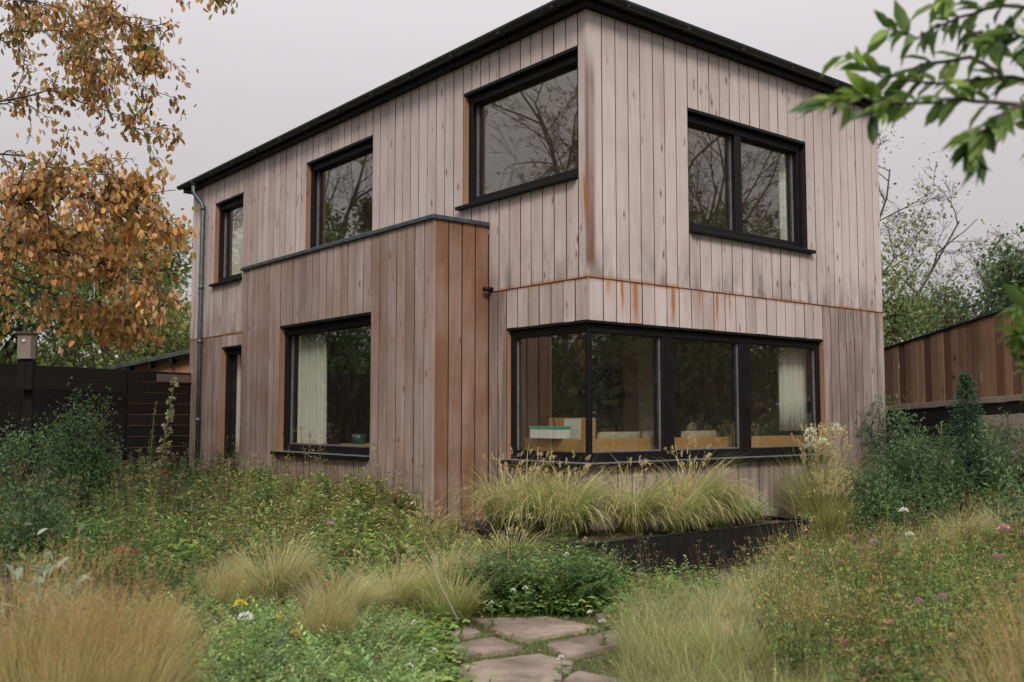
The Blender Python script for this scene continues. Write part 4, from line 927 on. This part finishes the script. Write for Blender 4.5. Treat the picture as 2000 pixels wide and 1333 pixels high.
# ------------------------------------------------------------------ ornamental grasses: every clump is a thing
GR = {}
def grass_proto(key, name, cat, parts):
    GR[key] = dict(name=name, cat=cat, meshes=[(nm, g.build(nm, M[m])) for nm, g, m in parts])
    for _, o in GR[key]['meshes']: col.objects.unlink(o)
def put_grass(key, loc, sc, label, rz=None, group=None):
    G_ = GR[key]; t = thing(G_['name'], label, G_['cat'], tuple(map(float, loc)), random.uniform(-.5, .5) if rz is None else rz, group); t.scale = (sc, sc, sc * random.uniform(.92, 1.08))
    for nm, o in G_['meshes']:
        c = o.copy(); col.objects.link(c); c.parent = t
    return t
for v in (0, 1): grass_proto('pen%d' % v, 'fountain_grass', 'ornamental grass', [('blades', tuft(1050, 1.0, (1.2, 2.7), .0068, (.10, .145, .04), ((.54, .47, .26), (.30, .30, .13)), .12, .55), 'grass'), ('seed_heads', plumes(20, .74, (.54, .43, .27), .085, .017, .5, (.05, .6)), 'dry')])
for v in (0, 1): grass_proto('nas%d' % v, 'feather_grass', 'ornamental grass', [('blades', tuft(2000, .66, (.7, 1.9), .0034, (.12, .15, .05), ((.50, .43, .25), (.30, .29, .15)), .12, .45), 'grass'), ('seed_heads', plumes(60, .70, (.52, .42, .22), .06, .006, .5), 'dry')])
for v in (0, 1): grass_proto('org%d' % v, 'tawny_grass', 'ornamental grass', [('blades', tuft(2300, .72, (.25, 1.1), .0032, (.10, .125, .035), ((.41, .28, .145), (.27, .24, .115)), .15, .3), 'grass'), ('seed_heads', plumes(160, .76, (.40, .27, .13), .10, .006, .4, (.1, .6)), 'dry')])
for v in (0, 1): grass_proto('grn%d' % v, 'meadow_tuft', 'grass tuft', [('blades', tuft(900, .55, (.5, 1.7), .0042, (.08, .13, .03), ((.17, .20, .07), (.36, .31, .14)), .12, .3), 'grass')])
for v in (0, 1): grass_proto('tall%d' % v, 'plumed_grass', 'ornamental grass', [('blades', tuft(1100, 1.15, (.4, 1.7), .006, (.09, .13, .035), ((.42, .38, .17), (.18, .23, .08)), .16, .4), 'grass'), ('seed_heads', plumes(130, 1.12, (.52, .44, .26), .14, .02, .5, (.05, .55)), 'dry')])
grass_proto('strap', 'strap_leaf_plant', 'plant', [('leaves', tuft(240, .50, (1.2, 2.3), .016, (.06, .11, .04), ((.10, .17, .06), (.16, .22, .09)), .10, .2, .12), 'leaf')])
PZ = -.17
gp_ = 'fountain grasses along the house'
for k, x, y, z, s_, lb in [('pen0', -.75, -.55, PZ, .92, 'arching buff grass against the bay corner, leftmost in the planter'), ('pen1', -.25, -.60, PZ, 1.0, 'wide buff-green grass in the planter below the left end of the corner window'),
                        ('pen0', .25, -.55, PZ, .98, 'tawny fountain grass at the near left corner of the planter'), ('pen1', .50, .12, PZ, .88, 'drooping fountain grass spilling over the planter rim, left of the middle'),
                        ('pen0', .52, .95, PZ, 1.02, 'tallest fountain grass in the middle of the planter'), ('pen1', .62, 1.30, PZ, .72, 'small fountain grass leaning over the planter rim, right of the tallest'),
                        ('tall0', .50, 3.35, None, 1.05, 'tall plumed grass at the right end of the planter below the window'), ('tall1', .95, 2.85, None, .72, 'plumed grass clump just outside the right end of the planter'), ('pen0', .75, .50, PZ, .66, 'short fountain grass with blades over the black planter front'),
                        ('pen1', .35, -1.35, None, .85, 'fountain grass growing on the ground outside the planter left corner'), ('pen0', -1.1, -1.35, None, .8, 'fountain grass at the foot of the bay corner')]:
    put_grass(k, (x, y, float(ground(x, y)) if z is None else z), s_, lb, group=gp_)
put_grass('strap', (.55, 1.85, PZ), 1.0, 'green strap-leaved plant near the right end of the planter')
put_grass('strap', (-.6, -1.5, float(ground(-.6, -1.5))), .8, 'green strap-leaved plant below the bay corner')
for k, px, dp_, s_, lb in [
    ('nas0', 545, 7.9, 1.05, 'pale feather grass clump in the middle of the left bed'), ('nas1', 665, 7.25, .92, 'pale feather grass to the right of the middle one in the left bed'), ('nas0', 765, 7.75, .78, 'feather grass leaning toward the path, left bed'), ('nas1', 440, 8.3, .72, 'feather grass at the left end of the pale row'),
    ('nas0', 870, 8.4, .95, 'upright feather grass left of the leafy green mass'), ('grn0', 880, 7.55, .95, 'olive grass tuft standing beside the thin brown stake'), ('nas1', 940, 8.9, .8, 'feather grass behind the leafy green mass'), ('org1', 635, 6.35, .62, 'small orange-tan grass tuft in front of the pale feather grasses'),
    ('org0', 440, 7.3, .62, 'small tan grass tuft left of the pale feather grasses'), ('grn1', 800, 8.0, .8, 'green grass tuft between the feather grasses'),
    ('org0', 60, 4.55, 1.02, 'big orange-brown grass at the bottom left, leftmost in view'), ('org1', 170, 4.7, 1.08, 'big orange-brown grass at the bottom left, second from the edge'), ('org0', 262, 4.75, 1.05, 'big orange-brown grass at the bottom left, nearest the silvery foliage'), ('org1', 120, 4.0, .95, 'orange-brown grass in the very front at the bottom left'),
    ('org0', 235, 4.1, .85, 'low orange-brown grass at the bottom edge beside the silvery foliage'), ('org1', -50, 4.4, 1.0, 'orange-brown grass cut by the left picture edge'), ('nas1', 20, 6.2, 1.0, 'buff grass behind the orange grasses at the left edge'), ('nas0', 110, 6.3, .85, 'buff grass behind the orange grasses beside the red blooms'), ('org1', 320, 5.9, .62, 'short tan grass between the orange grasses and the red blooms'),
    ('nas0', 1475, 7.7, .80, 'buff feather grass just in front of the black planter'), ('nas1', 1530, 8.0, .72, 'smaller buff feather grass in front of the planter right end'), ('nas1', 1410, 7.1, .62, 'low feather grass in front of the planter middle'),
    ('org1', 1990, 3.9, .95, 'tan grass at the right picture edge, bottom corner'), ('nas0', 1880, 3.5, .80, 'buff grass along the bottom edge near the right corner'), ('nas1', 1740, 3.45, .76, 'buff grass along the bottom edge right of the middle'), ('nas0', 1590, 3.5, .72, 'buff grass along the bottom edge below the flowers'), ('org0', 2060, 4.6, 1.05, 'tan grass half cut by the right picture edge'),
    ('grn0', 1290, 5.9, .85, 'green meadow tuft at the right side of the path'), ('grn1', 1350, 5.2, .85, 'green meadow tuft right of the path, close to the bottom edge'), ('grn0', 1420, 5.6, .95, 'green-gold meadow tuft between path and flowers'), ('grn1', 1250, 6.6, .65, 'small meadow tuft at the far right corner of the path'), ('grn1', 1480, 4.4, .9, 'green-gold meadow tuft at the bottom edge'), ('grn0', 1290, 4.5, .72, 'green meadow tuft at the bottom edge right of the stones'), ('nas1', 1380, 6.3, .6, 'little buff grass between path and planter'),
    ('nas0', 1790, 9.6, .8, 'straw feather grass behind the flowering mass, left'), ('nas1', 1870, 10.2, .85, 'straw feather grass behind the flowering mass, below the conifer'), ('nas0', 1950, 10.6, .8, 'straw feather grass near the right edge behind the flowers'), ('nas1', 1700, 9.3, .75, 'straw feather grass right of the planter end'), ('org0', 1560, 6.5, .6, 'tan grass tuft in the right bed among flowers'), ('grn0', 1980, 6.0, .9, 'green tuft in the right bed by the pink blooms')]:
    put_grass(k, spot(px, dp_), s_, lb, group='grass clumps in the garden beds')

# ------------------------------------------------------------------ planting that reads as one mass
def area(n, px, dep, off_path=True, clear=.0):
    """random ground points between two bearings and two depths, even per square metre"""
    out = []
    while len(out) < n:
        m = n * 2; d = np.sqrt(rng.uniform(dep[0] ** 2, dep[1] ** 2, m)); x = rng.uniform(px[0], px[1], m)
        P = CAM + FW * 0 + np.stack([(FW * 1)[k] * d + RT[k] * (x - 1000) / FPX * d for k in range(3)], -1)
        P[:, 2] = ground(P[:, 0], P[:, 1])
        ok = ~((P[:, 0] > -LX) & (P[:, 0] < .03) & (P[:, 1] > -.03) & (P[:, 1] < RY + .3))
        ok &= ~((P[:, 0] > BX0 - .05) & (P[:, 0] < BX1 + .05) & (P[:, 1] > -.9) & (P[:, 1] < 0))
        ok &= ~((P[:, 0] > -1.75) & (P[:, 0] < 1.05) & (P[:, 1] > -1.08) & (P[:, 1] < 2.5))
        if off_path:
            q_ = P.copy(); q_[:, 2] = GZP; u_, v_, w_ = project(q_); ok &= ~((u_ > 845) & (u_ < 1215 + np.clip(1235 - v_, 0, 30) * 1.0) & (v_ > 1192))
        out += list(P[ok])
    return np.array(out[:n])
def mass(name, label, protos, P, sc, mat='leaf', tint=.2):
    g = Geo(); stamp(g, protos, P, rng.uniform(0, 6.28, len(P)), rng.uniform(sc[0], sc[1], len(P)), tint * 1.4); tag(g.build(name, M[mat]), label, kind='stuff')
dock = [stems_leaves(3, .40, .19, .36, 5, (.055, .085, .028), (.10, .14, .045), tpl=LANCE) for _ in range(2)]
seedy = [stems_leaves(3, .75, .05, .3, 7, (.06, .08, .03), (.12, .12, .05), lean=.2, stem_c=(.13, .10, .05), heads=((.13, .09, .05), .016, 12)) for _ in range(2)] + [stems_leaves(2, .8, .04, .25, 6, (.09, .10, .04), (.2, .18, .09), lean=.15, stem_c=(.2, .16, .08), heads=((.25, .20, .11), .014, 12))]
weedA = [stems_leaves(3, .44, .10, .36, 7, (.062, .112, .028), (.145, .195, .050)) for _ in range(3)] + [stems_leaves(4, .36, .085, .24, 7, (.08, .105, .04), (.16, .17, .065)) for _ in range(2)] + dock[:1] + seedy[:1] + [fronds(9, .34, (.06, .09, .035), (.13, .15, .06), 7)]
weedD = [stems_leaves(4, .60, .085, .36, 11, (.028, .055, .02), (.07, .105, .035)) for _ in range(3)] + [stems_leaves(5, .50, .095, .22, 10, (.04, .07, .03), (.09, .12, .05))]
yell = [stems_leaves(4, .38, .085, .40, 7, (.09, .12, .035), (.17, .19, .06)) for _ in range(2)] + [stems_leaves(4, .36, .07, .3, 9, (.11, .10, .045), (.24, .20, .08))]
silver = [fronds(15, .38, (.052, .092, .030), (.165, .205, .080), 10, (.3, 1.25), .06) for _ in range(4)]
mug = [fronds(16, .46, (.035, .062, .022), (.10, .14, .05), 10, (.3, 1.3), .075) for _ in range(3)] + [stems_leaves(5, .42, .07, .55, 9, (.035, .065, .022), (.09, .13, .04), tpl=LANCE)]
clov = [clover(34, .11, (.055, .10, .025), (.15, .19, .055), .026) for _ in range(4)]
flow = [stems_leaves(5, .58, .055, .34, 11, (.05, .09, .022), (.125, .165, .038), heads=((.22, .16, .06), .013, 6)), stems_leaves(5, .52, .05, .34, 11, (.05, .09, .022), (.14, .17, .042), heads=((.27, .24, .07), .012, 6)), stems_leaves(4, .62, .05, .3, 11, (.05, .08, .025), (.14, .15, .05), heads=((.14, .09, .045), .016, 6)),
        stems_leaves(5, .5, .06, .4, 11, (.055, .10, .025), (.13, .18, .045)), fronds(10, .5, (.05, .08, .025), (.13, .15, .045), 8)]
mass('weed_bed', 'mixed green weeds and wildflowers in front of the left wall', weedA, area(1500, (-250, 960), (8.6, 14.5)), (.45, 1.3))
mass('tall_weeds', 'tall thin weeds with brown seed heads standing over the left bed', seedy + dock, area(190, (-200, 940), (8.6, 14.8)), (.6, 1.15))
mass('tall_weeds', 'tall thin weeds with brown seed heads standing over the right bed', seedy + dock, area(130, (1520, 2200), (5.0, 10.5)), (.6, 1.1))
mass('weed_bed', 'taller dark green weeds at the foot of the left fence', weedD, area(420, (-250, 540), (11.5, 17.5)), (.6, 1.05))
mass('yellowing_plants', 'yellow-green herbs along the foot of the bay', yell, area(700, (380, 960), (9.0, 14.0)), (.6, 1.2))
mass('dark_weeds', 'dark green weeds behind the red blooms on the left', weedD, area(260, (-250, 420), (7.2, 10.5)), (.55, .95))
mass('silver_foliage', 'silvery feathery yarrow foliage in the left foreground', silver, area(520, (300, 800), (4.6, 7.2)), (.55, 1.1))
mass('clover_mat', 'bright green clover mat left of and behind the stone path', clov, np.vstack([area(620, (640, 930), (4.6, 7.7)), area(420, (850, 1330), (7.3, 9.0))]), (.7, 1.5))
mass('leafy_mass', 'green leafy mugwort mass between path and planter', mug, area(230, (930, 1165), (7.75, 9.2)), (.75, 1.15))
mass('flower_meadow', 'mass of ochre-flowered meadow plants in the right bed', flow, np.vstack([area(950, (1490, 2250), (5.2, 9.4)), area(300, (1700, 2300), (3.8, 6.0))]), (.6, 1.12), tint=.22)
mass('dark_shrub_bed', 'dark green plants between house corner and right fence', weedD, area(420, (1640, 2150), (10.8, 15.5)), (.65, 1.2))
mass('low_weeds', 'low plants and seedlings at the foot of the black planter', weedA + clov, area(260, (1180, 1640), (7.6, 9.3)), (.35, .7))
mass('meadow_undergrowth', 'leafy undergrowth at the bottom of the picture', silver[:2] + clov + weedA[:2], np.vstack([area(260, (-300, 700), (2.6, 4.7)), area(260, (1230, 2300), (2.8, 5.2))]), (.5, .9))
# fine grass between everything
def grass_mass(name, label, P, h, cb, ct, w=.0035, k=3):
    g = Geo(); n = len(P); blades(g, P - np.array((0, 0, .01)), rng.uniform(0, 6.28, n), rng.uniform(*h, n), rng.uniform(0, .4, n), rng.uniform(.3, 1.5, n), w, vary(cb, n, .2), np.clip(mixcol(ct[0], ct[1], rng.beta(1, 1, n)) * (1 + rng.normal(0, .2, (n, 1))), .01, .7), k)
    tag(g.build(name, M['grass']), label, kind='stuff')
grass_mass('meadow_grass', 'loose green-gold meadow grass right of the stone path', area(15000, (1190, 1640), (4.4, 7.8)), (.15, .48), (.06, .09, .028), ((.16, .19, .075), (.38, .33, .19)))
grass_mass('bed_grass', 'thin grass blades scattered through the left bed', area(9000, (-250, 960), (6.5, 13)), (.15, .45), (.07, .11, .03), ((.15, .19, .06), (.33, .28, .12)))
grass_mass('right_bed_grass', 'thin straw grass scattered through the right bed', area(9000, (1500, 2250), (4.0, 11)), (.2, .6), (.07, .11, .03), ((.20, .22, .07), (.42, .32, .14)))
P = area(26000, (780, 1330), (5.0, 8.2), False); keep = np.ones(len(P), bool)
for W in stone_polys:                                                   # keep the stones themselves clear
    c = W.mean(0); ins = np.ones(len(P), bool); ar = 0
    for a, b in zip(W, np.roll(W, -1, 0)): ar += a[0] * b[1] - a[1] * b[0]
    for a, b in zip(W, np.roll(W, -1, 0)):
        cr = (b[0] - a[0]) * (P[:, 1] - a[1]) - (b[1] - a[1]) * (P[:, 0] - a[0]); ins &= (cr * np.sign(ar)) > .012 * np.linalg.norm(b - a)
    keep &= ~ins
grass_mass('joint_grass', 'short moss and grass in the joints of the stone path', P[keep], (.02, .055), (.08, .12, .025), ((.22, .25, .06), (.14, .18, .04)), .004, 2)
# leaf litter
lt = Geo(); P = np.vstack([area(260, (1150, 1620), (8.0, 9.2)), np.stack([rng.uniform(.1, .95, 260), rng.uniform(-.9, 2.3, 260), np.full(260, PZ + .012)], -1), area(120, (860, 1280), (6.4, 7.9), False) + np.array((0, 0, .02))])
scatter_leaves(lt, DIAMOND, P + np.array((0, 0, .012)), np.stack([rng.normal(0, 1, len(P)), rng.normal(0, 1, len(P)), rng.normal(0, .12, len(P))], -1), rng.uniform(.02, .05, len(P)), rng.uniform(.015, .03, len(P)), vary((.30, .17, .08), len(P), .35), jit=.2)
tag(lt.build('leaf_litter', M['dry']), 'fallen brown leaves on soil and stones', kind='stuff')

# ------------------------------------------------------------------ shrubs, conifer, spikes, single blooms
def bush(name, label, px, dep, h, n, L, c, c2, rx, cat='shrub', w=.5, tpl=DIAMOND, off=0):
    b = spot(px, dep); t = thing(name, label, cat, tuple(b)); g = Geo(); gl = Geo()
    for s_ in range(9):
        a = random.uniform(0, 6.28); rr = rx * random.uniform(.2, .8); tt = np.linspace(0, 1, 5); g.add(*tube(np.stack([math.cos(a) * rr * tt, math.sin(a) * rr * tt, h * random.uniform(.6, .95) * tt - .05], -1), np.linspace(.014, .004, 5), 4), BARK)
    g.build('stems', M['bark'], t)
    cl = rng.uniform(-1, 1, (70, 3)); cl = cl[np.linalg.norm(cl, axis=1) < 1]; ix = rng.integers(0, len(cl), n)
    p = cl[ix] * np.array((rx, rx, h * .5)) + np.array((0, 0, h * .52)) + rng.normal(0, .10, (n, 3)) * np.array((1, 1, 1.2)); p[:, 2] = np.clip(p[:, 2], .02, None)
    D = rng.normal(0, .7, (n, 3)) + np.array((0, 0, -.25)); Ls = L * rng.uniform(.6, 1.3, n); f = np.clip(rng.beta(1, 1, len(cl))[ix] * .7 + rng.uniform(0, .4, n), 0, 1)
    scatter_leaves(gl, tpl, p, D, Ls, Ls * w, np.clip(mixcol(c, c2, f) * (1 + rng.normal(0, .18, (n, 1))), .004, .6)); gl.build('foliage', M['leaf'], t); return t
for px, dp_, h, rx, lb in [(60, 12.2, 1.6, .75, 'dark climbing shrub against the plank fence below the bird box'), (165, 12.8, 1.75, .40, 'dark climbing shrub on the fence beside the bird box'), (-90, 11.5, 1.2, .7, 'dark shrub cut by the left picture edge'), (20, 9.5, .9, .6, 'low dark shrub at the left picture edge')]:
    bush('climbing_shrub', lb, px, dp_, h, 4200, .05, (.022, .048, .022), (.075, .11, .045), rx)
for px, dp_, h, rx, lb in [(1745, 13.6, 1.25, .5, 'dark green shrub right behind the house corner'), (1790, 12.4, .95, .5, 'grey-green shrub below the right fence'), (1960, 12.6, 1.0, .55, 'dark shrub in front of the concrete plinth'), (2080, 9, 1.1, .6, 'green shrub cut by the right picture edge'), (1690, 11.6, .75, .4, 'green shrub at the foot of the right house corner')]:
    bush('garden_shrub', lb, px, dp_, h, 2200, .065, (.024, .052, .024), (.085, .12, .055), rx, w=.36)
bush('silver_leaf_plant', 'pale silvery-leaved plant at the left picture edge', 60, 6.0, .78, 150, .11, (.08, .11, .075), (.19, .22, .16), .28, 'plant', .34, LANCE)
for px, dp_, h_, lb in [(1236, 8.75, .30, 'small grey-green seedling at the foot of the planter, left of the pair'), (1332, 8.9, .40, 'grey-green seedling standing against the black planter, right of the pair'), (1560, 9.6, .42, 'silvery young plant before the right end of the planter'), (1105, 9.6, .75, 'tall grey-green leafy stem at the left corner of the planter')]:
    t = thing('young_plant', lb, 'plant', tuple(spot(px, dp_))); V, T, C = stems_leaves(2, h_, .085, .42, 9, (.09, .12, .065), (.17, .20, .12), lean=.15, tpl=LANCE); Geo().add(V, T, C).build('leaves', M['leaf'], t)
# conifer: tiers of drooping sprays round a straight stem
b = spot(1888, 12.9); h = 1 + (815 - 728) / FPX * 12.9 - b[2]; cn = thing('conifer', 'small dark conifer standing before the right-hand fence', 'conifer', tuple(b)); g = Geo(); g.add(*tube([(0, 0, -.05), (.01, 0, h * .5), (0, .01, h)], [.035, .02, .006], 6), BARK); g.build('trunk', M['bark'], cn)
gl = Geo()
for k in range(90):
    z = h * (.06 + .94 * k / 90); rr = .50 * (1 - z / h) ** .85 * random.uniform(.7, 1.15) + .03; a = k * 2.4; m = 46; t = rng.uniform(.1, 1, m)
    p = np.stack([math.cos(a) * rr * t, math.sin(a) * rr * t, z + .10 * rr - .28 * rr * t ** 2 * 2], -1) + rng.normal(0, .022, (m, 3)); D = np.tile((math.cos(a), math.sin(a), -.2), (m, 1)) + rng.normal(0, .6, (m, 3))
    scatter_leaves(gl, DIAMOND, p, D, rng.uniform(.03, .07, m), .014, np.clip(mixcol((.014, .036, .022), (.04, .075, .045), t) * (1 + rng.normal(0, .2, (m, 1))), .003, .4))
gl.build('foliage', M['leaf'], cn)
# seed spikes by the left fence
def spike(px, dep, ytop, lean, label, c, n=44, r=.02, wide=.10):
    b = spot(px, dep); h = 1 + (815 - ytop) / FPX * dep - b[2]; t_ = thing('seed_spike', label, 'plant', tuple(b)); g = Geo(); tt = np.linspace(0, 1, 7)
    P = np.stack([RT[0] * lean * tt ** 1.5, RT[1] * lean * tt ** 1.5, h * tt - .03], -1); g.add(*tube(P, np.linspace(.009, .004, 7), 5), np.array((.16, .17, .07))); g.build('stem', M['leaf'], t_)
    g = Geo()
    for k in range(n):
        f = random.uniform(.30, 1.0); c0 = np.array([np.interp(f, tt, P[:, q_]) for q_ in range(3)]); a = random.uniform(0, 6.28); rr = wide * (1.05 - f) + .02
        c1 = c0 + np.array((math.cos(a) * rr, math.sin(a) * rr, .02)); m = 6
        scatter_leaves(g, DIAMOND, np.tile(c1, (m, 1)), rng.normal(0, 1, (m, 3)), r * 1.6, r * 1.3, vary(c, m, .12)); g.add(*tube([c0, c1], .002, 3, False), np.array((.15, .17, .07)))
    g.build('seed_pods', M['petal'], t_)['kind'] = 'stuff'
    g = Geo(); m = 60; f = rng.uniform(.02, .55, m); pos = np.stack([np.interp(f, tt, P[:, k]) for k in range(3)], -1); az = rng.uniform(0, 6.28, m)
    scatter_leaves(g, DIAMOND, pos, np.stack([np.cos(az), np.sin(az), rng.uniform(-.2, .6, m)], -1), .13 * (1.1 - f), .035, vary((.07, .11, .04), m)); g.build('leaves', M['leaf'], t_)
spike(312, 14.6, 733, .22, 'tall pale seed spike in front of the dark fence', (.42, .42, .26), 50, .03); spike(293, 14.9, 782, .08, 'shorter green spike left of the tall pale one', (.13, .15, .06), 60, .013, .04)
spike(1788, 12.6, 828, .05, 'green flower spike beside the house corner, left of two', (.10, .14, .07), 90, .012, .03); spike(1832, 12.6, 822, .04, 'green flower spike below the fence, right of two', (.10, .14, .07), 90, .012, .03)
def bloom(px, py, dep, c, rad, label, name='flower', dome=.5, n=60, gcol=(.08, .11, .04)):
    top = at(px, py, dep); z = float(ground(top[0], top[1])); t_ = thing(name, label, 'flower', (top[0], top[1], z)); h = top[2] - z; g = Geo(); g.add(*tube([(rng.normal(0, .03), rng.normal(0, .03), -.02), (.01, 0, h * .5), (0, 0, h)], [.004, .003, .002], 5), np.array(gcol)); g.build('stem', M['leaf'], t_)
    g = Geo(); a = rng.uniform(0, 6.28, n); f = np.sqrt(rng.uniform(0, 1, n)); el = (1 - f) * 1.4
    pos = np.stack([np.cos(a) * f * rad * .75, np.sin(a) * f * rad * .75, h + dome * rad * (1 - f * f)], -1); D = np.stack([np.cos(a) * (.3 + f), np.sin(a) * (.3 + f), el], -1)
    scatter_leaves(g, DIAMOND, pos, D, rad * .5, rad * .32, vary(c, n, .15, .05)); g.build('bloom', M['petal'], t_)
    g = Geo(); m = 14; f = rng.uniform(.15, .9, m); az = rng.uniform(0, 6.28, m); scatter_leaves(g, DIAMOND, np.stack([np.zeros(m), np.zeros(m), f * h], -1), np.stack([np.cos(az), np.sin(az), rng.uniform(0, .6, m)], -1), .06, .02, vary((.07, .11, .035), m)); g.build('leaves', M['leaf'], t_)
for a in [(323, 927, 13.2, (.60, .03, .045), .042, 'red bloom in front of the dark fence, far left bed'), (232, 1076, 8.6, (.55, .03, .06), .034, 'left one of two red blooms above the orange grass'), (262, 1081, 8.6, (.55, .03, .07), .034, 'right one of two red blooms above the orange grass'), (645, 1024, 9.3, (.62, .42, .58), .034, 'lilac bloom in the middle of the left bed'),
          (1962, 1035, 6.4, (.70, .33, .42), .042, 'large pink bloom near the right picture edge'), (1947, 1090, 6.0, (.55, .25, .33), .030, 'smaller pink bloom below the large pink one'), (1935, 1017, 6.8, (.55, .25, .30), .026, 'faint pink bloom left of the large pink one'), (1765, 1000, 7.0, (.75, .74, .68), .036, 'white flat bloom at the top of the right bed'), (1777, 1046, 6.8, (.68, .66, .58), .030, 'white bloom in the middle of the right bed'),
          (1842, 1166, 5.6, (.42, .22, .42), .024, 'mauve bloom low in the right bed, right one'), (1793, 1174, 5.5, (.42, .24, .40), .024, 'mauve bloom low in the right bed, left one'), (1738, 1217, 5.2, (.62, .22, .26), .020, 'small red-pink bloom low in the right bed'), (1858, 1245, 4.6, (.62, .45, .20), .022, 'apricot bloom near the bottom right'),
          (470, 1183, 5.3, (.62, .55, .06), .036, 'yellow flat bloom over the silvery foliage'), (480, 1208, 5.2, (.72, .70, .66), .040, 'white flat bloom below the yellow one'), (543, 1208, 5.4, (.60, .42, .12), .022, 'ochre bloom right of the white one in the silvery foliage'), (577, 1237, 5.2, (.58, .45, .12), .024, 'ochre bloom low in the silvery foliage'), (1706, 1059, 7.2, (.35, .30, .42), .028, 'dusky violet bloom in the right bed')]:
    bloom(*a)
for px, py, lb in [(1583, 848, 'highest left white pompom above the window sill'), (1582, 863, 'white pompom just below the highest left one'), (1634, 841, 'topmost white pompom, nearest the wall edge'), (1607, 868, 'white pompom between the left and right ones'), (1583, 876, 'lowest white pompom of the cluster')]:
    bloom(px, py, 11.5, (.74, .72, .60), .065, lb, 'pompom_flower', .9, 110)
for px, py, dp_, lb in [(1002, 1156, 7.6, 'left of two white clover heads behind the path'), (1026, 1151, 7.6, 'right of two white clover heads behind the path'), (960, 1180, 7.3, 'white clover head at the left of the path edge'), (1152, 1199, 7.0, 'white clover head at the path right joint'), (1176, 1216, 6.7, 'small white flower by the right path stones'), (1096, 1288, 5.7, 'white bloom over the near stone, right of the path'), (848, 1274, 5.9, 'white clover head left of the middle stone'), (800, 1304, 5.4, 'white clover head at the bottom left of the path'), (752, 1268, 5.8, 'white clover head in the clover mat'), (810, 1218, 6.5, 'white clover head at the far side of the mat'), (1107, 1085, 8.0, 'white flower in the leafy mass before the planter')]:
    bloom(px, py, dp_, (.74, .73, .68), .022, lb, 'white_flower', .8, 40)
# two dry stakes
for (a, b, lb) in [(((855, 1195), 6.9, (815, 1075), 7.3), None, 'thin brown stick leaning in the grass left of the path')]:
    (p0, d0, p1, d1) = a; A_ = at(895, 1212, 7.05); B_ = at(848, 1120, 7.35); C_ = at(845, 1062, 7.5)
    g = Geo(); g.add(*tube([A_, A_ * .4 + B_ * .6, B_, C_], [.007, .006, .006, .003], 6), np.array((.2, .12, .08))); o = g.build('dry_stick', M['grey_wood']); o['weather'] = .5; tag(o, lb, 'stick')
print('TRIS', sum(len(m.polygons) for m in bpy.data.meshes))
